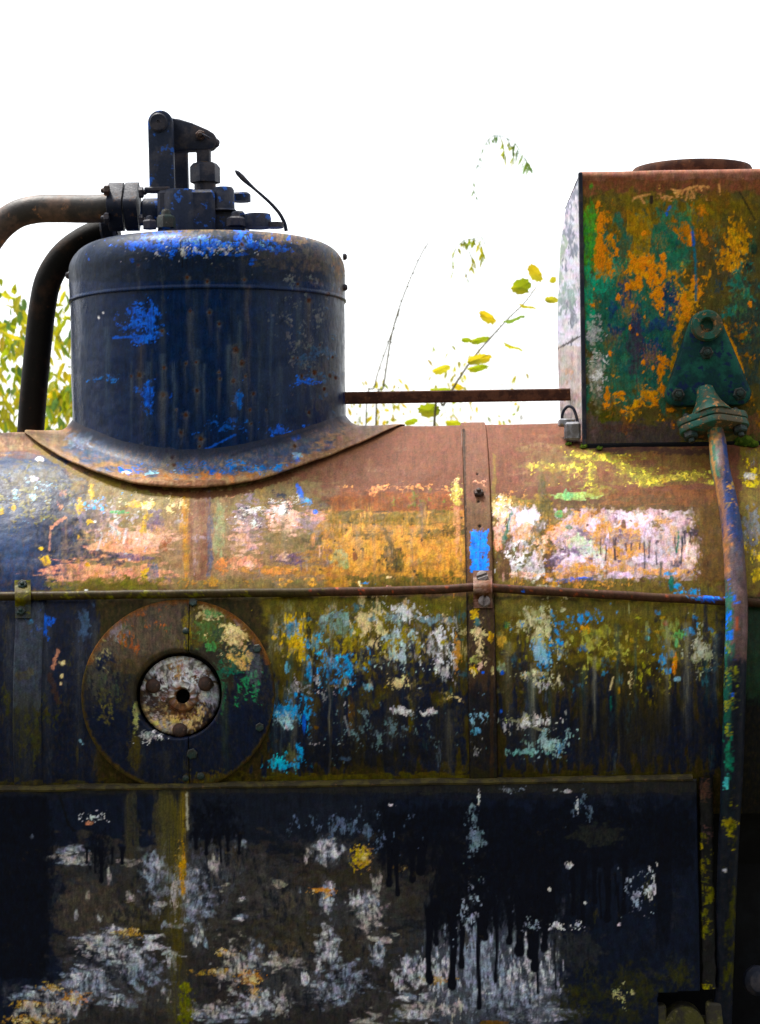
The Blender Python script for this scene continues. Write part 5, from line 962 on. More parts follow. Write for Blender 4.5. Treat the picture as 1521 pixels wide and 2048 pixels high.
# ------------------------------------------------------------------ handrail conduit, clips and screws
pts = [(-110, 1196), (0, 1193), (200, 1190), (400, 1187), (640, 1184), (860, 1180), (925, 1176), (962, 1174), (1000, 1177), (1100, 1183), (1250, 1191), (1440, 1202), (1620, 1212)]
def rail_off(px): return 11.5 + 8 * math.exp(-((px - 962) / 60) ** 2) + 4 * math.exp(-((px - 45) / 50) ** 2)
path = spline([on_boiler(a, b, rail_off(a)) for a, b in pts], 3.0)
rail = MB().add(*tube(path + np.stack([0 * path[:, 0], .8 * fbm(path[:, 0] / 60, path[:, 0] * 0, 4, 3), .9 * fbm(path[:, 0] / 80, path[:, 0] * 0, 9, 3)], 1), 9.0, 18)).build('handrail', M_PAINT, loco, paint=paint_rail)
rail['label'] = 'thin rusty conduit rail along the boiler side'
def clip(x0, x1, ya, yb, mid, hump, par, paint, base):
    ys = np.linspace(ya, yb, 34); V = []
    for t in (0, 3.5):
        for y in ys:
            o = base + t + hump * math.exp(-((y - mid) / 15) ** 4)
            for x in np.linspace(x0, x1, 9):
                e = 2.0 if (x in (x0, x1) and t) else 0
                V.append(on_boiler(x + (y - mid) * .016, y, o - e))
    V = np.array(V); n = 34 * 9; F = gridF(34, 9); F2 = F + n
    rim = []
    for i in range(33):
        rim += [(i * 9, (i + 1) * 9, n + (i + 1) * 9, n + i * 9), (i * 9 + 8, n + i * 9 + 8, n + (i + 1) * 9 + 8, (i + 1) * 9 + 8)]
    for j in range(8):
        rim += [(j, n + j, n + j + 1, j + 1), (33 * 9 + j, 33 * 9 + j + 1, n + 33 * 9 + j + 1, n + 33 * 9 + j)]
    return MB().add(V, F2[:, ::-1].tolist() + F.tolist() + rim).build('rail_clip', M_PAINT, par, sharp=40, paint=paint)
def paint_clip(c): c.base((.17, .10, .075), .5); c.SP(965, 1180, 40, 60, (.1, .04, .02), .5, 6, 1); c.SP(45, 1190, 40, 60, (.09, .08, .02), .9, 6, 1)
def paint_clip2(c): c.base((.07, .06, .02), .6); c.B(45, 1222, 30, 18, (.03, .05, .08), .7); c.SP(45, 1190, 40, 60, 'moss', .5, 6, 1)
clip(947, 985, 1141, 1216, 1176, 20, rail, paint_clip, 8)
clip(30, 62, 1160, 1236, 1191, 18, rail, paint_clip2, 7)
def screw(px, py, off, r, par):
    p = on_boiler(px, py, off); n = bnormal(p); up = np.cross(n, [1, 0, 0]); up = up if up[2] > 0 else -up
    a = deg(random.uniform(55, 85)) if py > 1180 else deg(random.uniform(5, 25)); ca, sa = math.cos(a), math.sin(a); m = MB()
    m.add(*lathe([(r, -2), (r, 2.5), (r * .9, 3)], p, n, 22))
    uu = ca * np.array([1., 0, 0]) + sa * up; vv = -sa * np.array([1., 0, 0]) + ca * up
    for sg in (0, 180):
        out = arc(0, 0, r * .98, 10 + sg, 170 + sg, 16)
        V, F = prism(out, 0, 6, 1.6)
        m.add(p + V[:, :1] * uu + V[:, 2:] * vv + (7 - V[:, 1:2]) * n, F)
    m.build('screw', M_SCREW, par)
screw(965, 1154, 12, 12, rail); screw(969, 1203, 12, 12, rail)
for (px, py) in ((46, 1170), (43, 1222)):
    p = on_boiler(px, py, 11); hexbolt(p, bnormal(p), 10, 7, 4).build('nut', M_BOLT, rail)
p = on_boiler(958, 988, 6); hexbolt(p, bnormal(p), 11, 9, 5).build('screw', M_BOLTR, strap)

# ------------------------------------------------------------------ lower side panel
ZT = at(880, 1566, -8)[2]
xs = np.arange(-1040, 507, 2.3); zs = np.arange(ZT, -1140, -2.3)
X, Z = np.meshgrid(xs, zs); V = np.stack([X.ravel(), np.full(X.size, -9.), Z.ravel()], 1)
c = Canvas(V); paint_panel(c)
V[:, 1] += 2.6 * fbm(X.ravel() / 200, Z.ravel() / 150, 31, 2) * np.clip((ZT - Z.ravel()) / 60, 0, 1) + .5 * fbm(X.ravel() / 30, Z.ravel() / 30, 32, 2) - c.h * .9
e = (xs[-1] - X.ravel()); V[:, 1] = np.where(e < 1, V[:, 1] + 9, V[:, 1]); top = (ZT - Z.ravel()) < 1; V[:, 1] = np.where(top, V[:, 1] + 6, V[:, 1])
F = gridF(len(zs), len(xs)); fc = V[F].mean(1); F = F[~((fc[:, 0] > 420 + 2 * fbm(fc[:, 2] / 20, fc[:, 2] * 0, 5, 2)) & (fc[:, 2] < -966 + .02 * (fc[:, 0] - 420)))]
panel = mesh_np('side_panel', V, F, M_PAINT, loco, c.out(), flip=True); panel['label'] = 'flat lower side panel in dripping navy over scraped white'
M_LEDGE = iron('mossy_ledge', (.028, .022, .010), (.06, .048, .010), (.09, .05, .02), 45, .5, .62, .7, .2, .8)
lm = MB()
xx = np.arange(-1040, 502, 24.0)
for s in range(len(xx) - 1): pass
prof = [(-11, ZT - 4), (-13, ZT), (-11, ZT + 4), (-4, ZT + 6.5), (14, ZT + 8)]
V = np.array([[x, y + 1.2 * math.sin(x * .05), z + 1.6 * float(fbm(np.array([x / 60.]), np.array([0.]), 12, 3)[0])] for (y, z) in prof for x in xx])
lm.add(V, gridF(5, len(xx)).tolist()); lm.build('panel_ledge', M_LEDGE, panel)
lm = MB(); V, F = box(509, 538, -6, 12, -960, ZT + 2, 2)
em = MB()
zz = np.linspace(ZT + 2, -962, 400); prof = [(510, 14), (510, -3), (513, -6)] + [(x, -5.5) for x in (516, 519, 522, 525, 528, 531)] + [(534, -5), (537, -2), (537, 20)]
V = np.array([[x + (2.2 * float(fbm(np.array([z / 25.]), np.array([1.]), 14, 3)[0])), y, z] for z in zz for (x, y) in prof])
em.add(V, gridF(400, 12)[:, ::-1].tolist()); edge_ = em.build('edge_angle', M_PAINT, panel, paint=paint_edge, sharp=None)
MB().add(*box(-1100, 960, -70, 1360, -1120, -1092, 3)).build('running_board', M_BLACK, loco)
MB().add(*box(420, 960, 130, 150, -1092, -470, 2)).build('gap_shade_plate', M_BLACK, loco)  # black sheet added behind the gap, standing in for the shade there
MB().add(*box(-1050, 940, 330, 950, -1560, -1120, 6)).build('frame', M_BLACK, loco)
for xw in (-640, 420):
    w = MB().add(*lathe([(60, -40), (60, -20), (330, -16), (352, -24), (384, -24), (384, 50), (404, 54), (404, 74), (60, 74), (60, 700), (404, 700), (404, 720), (384, 724), (384, 790), (60, 790)], (xw, 268, -1721), (0, 1, 0), 48)).build('wheelset', M_RUST, loco)
M_MOSSB = iron('mossy_bolt', (.035, .03, .022), (.07, .065, .014), (.13, .11, .05), 40, .5, .62, .7, .25, .8)
for (px, py) in ((1312, 2008), (1432, 2002)):
    q = at(px, py, 20); MB().add(*lathe([(22, -95), (21, -4), (18, 0), (9, 0), (8, -3)], q, (0, 0, 1), 20)).build('bolt', M_MOSSB, panel)
q = at(1366, 2020, 40); MB().add(*lathe([(40, -30), (40, 20)], q - np.array([0, 0, 26]), (0, 1, 0), 28)).add(*box(q[0] - 90, q[0] + 90, 10, 90, q[2] - 80, q[2] - 22, 6)).build('bracket', M_MOSSB, panel)
q = at(1512, 1960, 60); MB().add(*lathe([(30, 0), (30, 12), (22, 22), (6, 26)], q, (.3, -1, .1), 24)).build('pipe_union', M_DARK, loco)

# ------------------------------------------------------------------ steam dome
DX = at(419, 720, BY)[0]; DR_ = 315.0
TH = np.concatenate([np.linspace(-math.pi, -1.72, 26), np.linspace(-1.69, 1.69, 440), np.linspace(1.72, math.pi, 26)])
def dome_shell(name, prof, paint, mat, parent, seed, wob=1.5):
    prof = np.asarray(prof, float)
    r = np.repeat(prof[:, 0], len(TH)); z = np.repeat(prof[:, 1], len(TH)); t = np.tile(TH, len(prof))
    def pos(rr): return np.stack([DX + rr * np.sin(t), BY - rr * np.cos(t), z], 1)
    c = Canvas(pos(r)); paint(c)
    rr = r + np.where(r > 250, wob * fbm(t * 2.2 + 9, z / 150, seed, 2) + .4 * fbm(t * 10, z / 30, seed + 1, 2), 0) + c.h * .9
    return mesh_np(name, pos(rr), gridF(len(prof), len(TH)), mat, parent, c.out())
zs1 = np.arange(60, 497, 2.4)
ZS = 496.0
dome = dome_shell('steam_dome', [(DR_ + max(0, (150 - z)) * .02, z) for z in zs1], paint_dome, M_DOME, loco, 41)
dome['label'] = 'dark navy riveted steam dome with bright blue scuffs and rust pits'
cap = [(DR_ - 1, ZS - 4), (DR_ + 4.5, ZS - 4), (DR_ + 5, ZS - 1), (DR_ + 4, ZS + 2), (DR_ + 2.5, ZS + 4)] + [(DR_ + 2.5, z) for z in np.arange(ZS + 6, 562, 2.3)]
cap += [(DR_ + 2.5 - 72 + 72 * math.cos(a), 562 + 66 * math.sin(a)) for a in np.linspace(.03, 1.5, 44)] + [(r, 629 + 8 * (1 - r / 240)) for r in (235, 200, 150, 90, 40, 1)]
dcap = dome_shell('dome_cap', cap, paint_dome, M_DOME, dome, 43, 1.0)
# saddle flange
rf = np.concatenate([np.arange(300, 413, 2.4), [416, 420, 421.5, 422, 421.5, 418]])
TT, RF = np.meshgrid(TH, rf); lip = np.zeros(len(rf)); lip[-6:] = (0, -.3, -1.2, -3.5, -8, -8); LP = np.repeat(lip, len(TH)); tt = TT.ravel(); r = RF.ravel()
def fl_pos(o):
    y = BY - r * np.cos(tt); x = DX + r * np.sin(tt) * np.where(tt > 0, 1 + .07 * np.clip((r - 330) / 90, 0, 1), 1)
    fill = np.where(r < 346, (346 - r) ** 2 / 40, 0)
    return np.stack([x, y, BZ + np.sqrt((R + o) ** 2 - (y - BY) ** 2) + fill], 1)
off0 = 3 + (1 + 13 * np.clip(np.cos(tt), 0, 1)) * np.clip((r - 350) / 60, 0, 1) ** 1.5 + LP * (.25 + .3 * np.clip(np.cos(tt), 0, 1)) + 2.4 * fbm(tt * 3, r / 90, 51, 3) * np.clip((r - 330) / 60, 0, 1)
c = Canvas(fl_pos(off0)); paint_flange(c)
q = r - 5 * fbm(tt * 9, r / 20, 77, 3); a_ = 1 - sstep(318, 338, q); c._mix(np.ones(len(r), bool), a_ * .9, (.006, .013, .034), .4, 0, .3)
fl = mesh_np('dome_flange', fl_pos(off0 + c.h * .6), gridF(len(rf), len(TH)), M_DOME, dome, c.out(), flip=True); fl['label'] = 'rusty saddle flange around the dome foot'
for (px, py, s) in ((686, 517, 1), (690, 578, 1), (146, 554, -1)):
    z = at(px, py, BY)[2]; roundhead((DX + s * (DR_ + 2), BY - 30, z), (s, -.1, 0), 8, 8).build('rivet', M_DARK, dcap)

# ------------------------------------------------------------------ valve gear on the dome
def P2(px, py, Y): q = at(px, py, Y); return (q[0], q[2])
def outl(pts, Y): return [P2(a, b, Y) for a, b in pts][::-1]       # listed clockwise on the picture
YV = 590.0; kv = (D + YV) / D
zt = 632.0
m = MB()
def zp(py, Y=YV): return at(350, py, Y)[2]
def xp(px, Y=YV): return at(px, 420, Y)[0]
m.add(*box(xp(322), xp(436), YV - 62, YV + 110, zt - 20, zp(388), 7))
m.add(*lathe([(26, 0), (34, 6), (34, 60), (30, 66)], (xp(283), YV + 10, zp(424)), (1, 0, 0), 28))
m.add(*lathe([(44, -40), (46, 0), (46, zp(392) - zt - 6), (38, zp(386) - zt)], (xp(365), YV - 30, zt), (0, 0, 1), 32))
m.add(*lathe([(30, zp(428) - zt), (25, zp(424) - zt), (24, zp(386) - zt), (20, zp(381) - zt)], (xp(451), YV - 30, zt), (0, 0, 1), 26))
m.add(*lathe([(22, zp(400) - zt), (22, zp(386) - zt), (17, zp(382) - zt)], (xp(480), YV + 40, zt), (0, 0, 1), 22))
m.add(*box(xp(430), xp(492), YV - 40, YV + 90, zt - 14, zp(428), 5))
valve = m.build('safety_valve', M_DARKB, loco); valve['label'] = 'black cast safety valve body with blue flecks on the dome top'
def hexz(name, px, Y, y0, y1, r, mat, par, rot, stud=None):
    q = at(px, y0, Y); hexbolt(q, (0, 0, 1), r, at(px, y1, Y)[2] - q[2], stud, rot=rot).build(name, mat, par)
hexz('nut', 333, 470, 456, 431, 21, M_BOLT, valve, .2, 11); hexz('nut', 472, 520, 452, 434, 21, M_DARK, valve, .5, 10)
hexz('nut', 300, 520, 458, 440, 17, M_DARK, valve, .9, 8)
q = at(516, 456, 560); MB().add(*lathe([(31, 0), (31, 22), (29, 31), (12, 33)], q, (0, 0, 1), 30)).build('cap', M_DARKB, valve)
q = at(550, 456, 560); MB().add(*lathe([(20, 0), (20, 12), (8, 13)], q, (0, 0, 1), 18)).build('cap', M_DARK, valve)
# fork posts
def post(px0, px1, ytop, ybot, Y0, Y1, mat):
    xm, w = (px0 + px1) / 2, (px1 - px0) / 2
    x0, _ = P2(xm, ytop, Y0); kk = (D + Y0) / D
    za, zb = P2(xm, ytop + w * .9, Y0)[1], P2(xm, ybot, Y0)[1]; ww = w * kk
    out = [(x0 - ww * .95, zb), (x0 + ww * 1.05, zb)] + [(x0 + ww * 1.0, za)] + arc(x0, za, ww, 8, 172, 16) + [(x0 - ww, za)]
    mm = MB().add(*prism(out, Y0, Y1, 5)); return mm.build('lever_post', mat, valve)
post(295, 345, 222, 384, 540, 562, M_DARKB)
post(332, 374, 240, 392, 655, 672, M_DARK)
MB().add(*box(xp(296), xp(348), 536, 566, zp(390), zp(380), 3)).build('post_foot', M_DARK, valve)
q = at(318, 245, 540); MB().add(*lathe([(21, 0), (21, 6), (18, 9), (4, 9), (3.4, 7), (.5, 7)], q, (0, -1, 0), 26)).build('pivot_bolt', M_DARK, valve)
out = outl([(336, 236), (360, 239), (386, 247), (416, 260), (429, 268), (435, 278), (433, 290), (426, 297), (414, 301), (380, 301), (346, 303)], 585)
MB().add(*prism(out, 575, 612, 5)).build('lever_arm', M_DARK, valve)
q = at(402, 271, 575); hexbolt(q, (0, -1, 0), 12, 10, 6).build('pin', M_BOLTR, valve)
q = at(432, 286, 590); roundhead(q, (1, 0, -.2), 10, 9).build('pin', M_DARK, valve)
MB().add(*tube(spline([at(404, 268, 563), at(412, 272, 560), at(420, 277, 563)], 3), 2.6, 8)).build('split_pin', M_DARK, valve)
m = MB().add(*box(xp(396), xp(423), 578, 614, zp(330), zp(288), 3)); m.build('spindle', M_DARK, valve)
q = at(410, 332, 596); MB().add(*lathe([(20, 0), (20, 7), (15, 10)], q, (0, 0, 1), 20)).build('collar', iron('ochre_rust', (.14, .08, .012), (.05, .03, .01), (.2, .12, .02), 60), valve)
hexz('gland_nut', 411, 596, 366, 327, 35, M_DARK, valve, .25)
q = at(411, 392, 596); MB().add(*lathe([(38, 0), (34, 6), (25, 12), (25, 34)], q, (0, 0, 1), 28)).build('gland', M_DARK, valve)
hp = spline([at(a, b, 590) for a, b in ((471, 341), (480, 350), (492, 362), (512, 380), (538, 403), (558, 425), (569, 445), (573, 462))], 3)
tq = np.linspace(0, 1, len(hp)); rr_ = np.interp(tq, [0, .04, .12, .25, .32, 1], [2, 5.5, 6.5, 4.5, 3.4, 4.6])
MB().add(*tube(hp, rr_, 10)).build('lifting_hook', M_DARK, valve)
# pipe flanges and pipes
def xflange(px0, px1, dy=0):
    oc = np.array([xp(px0, 600), 600., zp(412, 600) + dy])
    out = hull_discs([(0, 36, 20), (0, -36, 20), (0, 0, 36), (30, 0, 20), (-30, 0, 20)])
    V, F = prism(out, 0, xp(px1, 600) - xp(px0, 600), 3)      # local: x -> depth, z -> up, front faces -X
    W_ = np.stack([oc[0] + V[:, 1], oc[1] - V[:, 0], oc[2] + V[:, 2]], 1)
    return MB().add(W_, F)
pa = spline([at(a, b, Y) for a, b, Y in ((222, 415, 600), (180, 418, 600), (120, 417, 600), (70, 419, 600), (28, 432, 600), (-12, 468, 600), (-45, 530, 600), (-60, 640, 610), (-64, 900, 640))], 8)
pipeA = MB().add(*tube(pa, 32, 26)).build('steam_pipe', iron('rust_topped_pipe', (.03, .024, .020), (.13, .075, .05), (.24, .11, .05), 14, .50, .64, .5, .35), loco); pipeA['label'] = 'rusty black steam pipe bending down from the dome flange'
xflange(219, 249).build('pipe_flange', M_DARK, pipeA); xflange(252, 279).build('pipe_flange', M_DARK, pipeA)
for (py, Y, px) in ((381, 560, 219), (436, 560, 219), (381, 640, 219), (436, 640, 219)):
    q = at(px, py, Y); hexbolt(q, (-1, 0, 0), 13, 12, 6).build('bolt', M_BOLTR if py < 400 else M_DARK, pipeA)
for (py, Y) in ((385, 560), (440, 560)):
    q = at(279, py, Y); hexbolt(q, (1, 0, 0), 13, 10, 6).build('bolt', M_DARK, pipeA)
pbh = spline([at(a, b, Y) for a, b, Y in ((238, 458, 700), (205, 464, 700), (165, 482, 700), (126, 513, 700), (98, 558, 700), (86, 610, 700), (78, 680, 700), (69, 770, 700), (62, 860, 700), (56, 960, 700))], 8)
pipeB = MB().add(*tube(pbh, 31.5, 26)).build('steam_pipe', M_PIPE, loco); pipeB['label'] = 'sooty steam pipe dropping from the dome behind the boiler'
MB().add(*lathe([(40, 0), (48, 6), (48, 30), (40, 36)], at(205, 462, 700), (1, 0, .12), 26)).build('union', M_DARK, pipeB)

# ------------------------------------------------------------------ stay rod between dome and tank
TX0, TX1, TY0, TY1, TZ0, TZ1 = 319.0, 880.0, 365.0, 915.0, 128.0, 740.0
q0, q1 = at(690, 796, 640), at(1122, 794, 640)
MB().add(*box(DX + DR_ - 6, TX0 + 6, 628, 654, q0[2] - 14, q0[2] + 13.5, 2.5)).build('stay_rod', M_RUST, loco)['label'] = 'rusty square stay bar between dome and tank'

# ------------------------------------------------------------------ tank
rows = [(TY0, z) for z in np.arange(TZ0, 723, 2.3)] + [(TY0 + 15 - 15 * math.cos(a), 725 + 15 * math.sin(a)) for a in np.linspace(.1, math.pi / 2, 9)] + [(y, 740 + .6 * math.sin(y * .05)) for y in np.linspace(390, TY1, 60)]
xs = np.arange(TX0, TX1, 2.3)
V = np.array([[x, y, z] for (y, z) in rows for x in xs])
c = Canvas(V); paint_tank(c)
dn = 3.0 * fbm(V[:, 0] / 180, V[:, 2] / 160, 61, 2) + .5 * fbm(V[:, 0] / 26, V[:, 2] / 26, 62, 2)
front = V[:, 2] < 724; V[:, 1] -= np.where(front, dn + c.h * .9, 0); V[:, 2] += np.where(front, 0, .4 * dn)
tank = mesh_np('water_tank', V, gridF(len(rows), len(xs)), M_PAINT, loco, c.out()); tank['label'] = 'square tank with orange, teal and rusty flaking paint'
ys = np.linspace(TY0 + 1, TY1, 90); zs = np.arange(40, 737, 3.0)
Yg, Zg = np.meshgrid(ys, zs); uu = ((Yg - TY0) / (TY1 - TY0)).ravel(); vv = ((Zg - 40) / 697).ravel()
bul = 24 * np.sin(np.pi * np.clip(vv, 0, 1)) ** .7 * uu ** .6 + 1.2 * fbm(uu * 3, vv * 5, 71, 3)
V = np.stack([TX0 + 1 - bul, Yg.ravel(), Zg.ravel()], 1)
c = Canvas(V); paint_side(c); V[:, 0] -= c.h * .6
sd_ = mesh_np('tank_end', V, gridF(len(zs), len(ys)), M_PAINT, tank, c.out(), flip=True); sd_['label'] = 'bulging tank end in streaked white paint'
MB().add(*box(TX0 - 5, TX0 + 4, TY0 - 6, TY0 + 12, TZ0, TZ1 - 4, 2)).build('corner_angle', M_DARK, tank)
MB().add(*box(TX0 + 8, TX1 - 4, TY0 + 8, TY1 - 4, 60, 734, 4)).build('tank_shell', M_BLACK, tank)
MB().add(*box(TX0 - 4, TX1, TY0 - 6, TY0 + 14, 96, TZ0 + 16, 3)).build('tank_foot', M_BLACK, tank)
q = at(1384, 330, 640)
MB().add(*lathe([(128, -4), (128, 16), (137, 20), (139, 26), (139, 42), (136, 47), (126, 48), (122, 44), (122, -4)], (q[0], 640, TZ1), (0, 0, 1), 64)).build('filler_ring', M_RUST, tank)
# latch at the foot of the tank end
lx = TX0 - 16
a_ = spline([at(1124, 850, 420), at(1126, 826, 418), at(1136, 813, 414), at(1147, 817, 408), at(1154, 836, 402), at(1158, 858, 398)], 3)
MB().add(*tube(a_, 3.4, 10)).build('latch_loop', M_DARK, tank)
M_LAT = iron('latch_steel', (.26, .26, .29), (.12, .11, .11), (.2, .13, .06), 40, .5, .62, .5, .35)
MB().add(*box(at(1118, 850, 400)[0], at(1150, 850, 400)[0], 372, 430, at(1130, 853, 400)[2], at(1130, 838, 400)[2], 3)).build('latch_plate', M_LAT, tank)
MB().add(*box(at(1128, 850, 400)[0], at(1160, 850, 400)[0], 366, 400, at(1130, 882, 400)[2], at(1130, 845, 400)[2], 5)).build('latch_plate', M_LAT, tank)

# ------------------------------------------------------------------ feed valve on the tank face
YB = TY0
o1 = hull_discs([(*P2(1413, 654, YB - 26), 37), (*P2(1357, 788, YB - 26), 27), (*P2(1479, 786, YB - 26), 27)])
fv = MB().add(*prism(o1, YB - 26, YB + 4, 7)).build('feed_valve', M_TEAL, loco); fv['label'] = 'triangular teal valve casting bolted to the tank face'
q = at(1413, 652, YB - 26); MB().add(*lathe([(34, -4), (34, 16), (30, 22), (18, 22), (15, 18), (14, 4), (1, 4)], q, (0, -1, 0), 36, False, True)).build('boss', M_TEALR, fv)
for (px, py) in ((1413, 706), (1356, 790), (1479, 788)):
    q = at(px, py, YB - 26); hexbolt(q, (0, -1, 0), 15, 12, 8, rot=random.random()).build('nut', M_BOLT, fv)
nf = np.array([.12, -.50, -.86]); nf /= np.linalg.norm(nf); uf = np.array([1., 0, 0]) - nf * nf[0]; uf /= np.linalg.norm(uf); vf = np.cross(nf, uf); vf = vf if vf[2] > 0 else -vf
fc = at(1424, 836, YB - 62)
cone = lathe([(19, -74), (22, -56), (30, -34), (42, -14), (50, 2)], fc, nf, 28)
MB().add(*cone).build('elbow', M_TEALR, fv)
def oval(t0, t1, s):
    V, F = prism(hull_discs([(-58 * s, 0, 19), (58 * s, 0, 19), (0, 0, 44 * s)]), -t1, -t0, 4)
    return MB().add(fc + V[:, :1] * uf + V[:, 2:] * vf - V[:, 1:2] * nf, F)
def fixwind(mb): return mb
oval(0, 15, 1.0).build('flange', M_TEALR, fv); oval(18, 33, .98).build('flange', M_TEALR, fv)
for s in (-1, 1):
    hexbolt(fc + uf * 54 * s + nf * 33, nf, 16, 14, 7).build('bolt', M_BOLT, fv)
    hexbolt(fc + uf * 54 * s, -nf, 13, 9, 7).build('bolt', M_BOLT, fv)
pp = [fc + nf * 20, fc + nf * 60] + [on_boiler(a, b, o) for a, b, o in ((1440, 930, 62), (1452, 985, 50), (1463, 1050, 40), (1470, 1130, 36), (1474, 1230, 34), (1471, 1330, 32), (1468, 1450, 30))] + [at(a, b, y) for a, b, y in ((1463, 1580, -26), (1456, 1720, -14), (1450, 1900, 10), (1446, 2040, 20), (1445, 2110, 20))]
fp = spline(pp, 2.6)
feed = MB().add(*tube(fp, np.interp(np.arange(len(fp)) / len(fp), [0, .15, .35, .6, 1], [18, 20, 22.5, 21.5, 17.5]) + .5 * fbm(np.arange(len(fp)) / 30, np.zeros(len(fp)), 7, 2), 30)).build('feed_pipe', M_PAINT, loco, paint=paint_pipe, sharp=None); feed['label'] = 'long bent feed pipe with blue, teal and rust paint'
# moss cushions in the joint under the tank
for (px, py, r0) in ((1488, 884, 20), (1505, 889, 12), (1168, 893, 7), (1138, 888, 6), (1200, 897, 6)):
    p = on_boiler(px, py, 2); t = np.linspace(0, math.pi / 2, 7); mm = MB(); V, F = lathe([(r0 * 1.2 * math.cos(a) + .2, r0 * .8 * math.sin(a)) for a in t], p, bnormal(p), 18)
    V = V + 2.6 * np.stack([fbm(V[:, 0] / 6, V[:, 2] / 6, k + 80, 2) for k in range(3)], 1); mm.add(V, F); o = mm.build('moss_cushion', M_MOSS, tank)

# ------------------------------------------------------------------ plants behind the locomotive
L_YG = leafmat('yellow_green_leaf', (.27, .33, .008), (.46, .42, .012), .55)
L_Y = leafmat('yellow_leaf', (.60, .43, .012), (.45, .40, .02), .55)
L_G = leafmat('green_leaf', (.09, .19, .05), (.18, .27, .03), .5)
M_STEM = iron('plant_stem', (.32, .27, .13), (.22, .19, .09), (.36, .29, .15), 60, .5, .62, .8, .2)
M_PALE = iron('pale_stem', (.45, .42, .26), (.38, .36, .2), (.5, .45, .3), 60, .5, .62, .8, .2)
def leaf(c, d, n, L, Wd, curl=.15):
    """pointed leaf blade from c along d, face normal n"""
    d = d / np.linalg.norm(d); s = np.cross(d, n); s /= np.linalg.norm(s); n = np.cross(s, d)
    ts = (0, .18, .42, .7, 1); ws = (.08, .72, 1, .66, .02); V = []
    for t, w in zip(ts, ws):
        b = c + d * L * t - n * curl * L * t * t
        V += [b - s * Wd / 2 * w + n * .14 * Wd * w, b, b + s * Wd / 2 * w + n * .14 * Wd * w]
    F = []
    for i in range(4):
        for j in range(2): a = i * 3 + j; F.append((a, a + 1, a + 4, a + 3))
    return np.array(V), F
def rv(): v = RNG.normal(size=3); return v / np.linalg.norm(v)
def stem_to_ground(px, py, Y, dx=0):
    q = at(px, py, Y); return [np.array([q[0] + dx, Y, -EYE / S]), np.array([q[0] + dx * .6, Y, q[2] * .4 - .6 * EYE / S])]
# leafy shrub behind the left steam pipe
def shrub(name, label, Y, stems, regions, LL, LW, mats, group=None):
    base = at(*stems[0][0], Y); t = thing(name, (base[0] * S, Y * S, 0), label, 'shrub', group)
    sm = MB()
    for st in stems:
        pts = stem_to_ground(*st[0], Y) + [at(a, b, Y + random.uniform(-60, 60)) for a, b in st]
        sp = spline(pts, 60); sm.add(*tube(sp, np.linspace(8, 1.3, len(sp)), 6))
    sm.build('stem', M_STEM, t)
    fm = {}
    for (x0, y0, x1, y1, n, dn) in regions:
        for i in range(n):
            px, py = random.uniform(x0, x1), random.uniform(y0, y1); Yq = Y + random.uniform(-300, 300)
            k = (D + Yq) / D; d = np.array([random.gauss(0, .45), random.gauss(0, .4), -1 if random.random() < dn else random.gauss(0, .6)])
            V, F = leaf(at(px, py, Yq), d, rv() + np.array([0, -1.2, .2]), LL * k * random.uniform(.45, 1.25), LW * k * random.uniform(.6, 1.25), random.uniform(0, .35))
            fm.setdefault(random.choices(range(len(mats)), [m[1] for m in mats])[0], MB()).add(V, F)
    for i, mm in fm.items(): o = mm.build('foliage', mats[i][0], t, smooth=False); o['kind'] = 'stuff'
    return t
shrub('leafy_shrub', 'yellow green leafy shrub behind the sooty steam pipe', 3200, [[(20, 880), (28, 780), (36, 700), (44, 660)], [(8, 880), (4, 760), (10, 640)], [(120, 880), (122, 800), (118, 700), (125, 610)], [(60, 880), (80, 740), (100, 640)]],
      [(-60, 640, 50, 900, 210, .8), (-60, 545, 24, 650, 34, .5), (20, 585, 62, 680, 30, .5), (92, 575, 146, 680, 38, .5), (90, 680, 150, 800, 36, .6), (88, 770, 152, 900, 130, .85)], 38, 13, [(L_YG, 6), (L_Y, 2), (L_G, 3)])
shrub('low_shrub', 'sparse yellow shrub low behind the stay bar', 4200, [[(720, 900), (712, 830), (705, 780)], [(900, 900), (905, 840), (912, 760)], [(1040, 900), (1045, 840), (1050, 800)]],
      [(700, 755, 830, 850, 34, .5), (840, 690, 960, 790, 22, .8), (890, 720, 935, 790, 16, .9), (840, 800, 1060, 880, 60, .5), (700, 800, 800, 870, 50, .5), (1000, 740, 1060, 800, 8, .8)], 17, 6.5, [(L_Y, 4), (L_YG, 3)])
# tall thin canes with thorns
M_CANE = iron('cane_bark', (.15, .12, .055), (.10, .085, .04), (.2, .15, .08), 60, .5, .62, .8, .2)
def cane(label, Y, pts, r0, r1, thorns):
    b = at(*pts[0], Y); t = thing('thorny_cane', (b[0] * S, Y * S, 0), label, 'plant', 'canes behind the stay bar')
    sp = spline(stem_to_ground(*pts[0], Y) + [at(a, c_, Y) for a, c_ in pts], 12)
    k = (D + Y) / D
    rr_ = np.interp(sp[:, 2], [-500, sp[:, 2].max()], [r0 * k, r1 * k])
    mm = MB().add(*tube(sp, rr_, 7))
    vis = [i for i in range(len(sp)) if sp[i, 2] > 120]
    for i in vis[::thorns]:
        d = np.array([random.choice((-1, 1)), random.uniform(-.6, .6), .35]); d /= np.linalg.norm(d)
        mm.add(*lathe([(2.2 * k, 0), (1.2 * k, 2.5 * k), (.2, 6 * k)], sp[i], d, 6))
    mm.build('stem', M_CANE, t); return t
cane('tall bare thorny cane leaning up from the stay bar', 3000, [(752, 880), (768, 770), (782, 680), (797, 622), (822, 555), (845, 505), (858, 484)], 2.8, 1.3, 4)
cane('short thorny cane joining the tall one', 3030, [(732, 880), (750, 770), (772, 700), (786, 660), (800, 618)], 2.0, 1.2, 4)
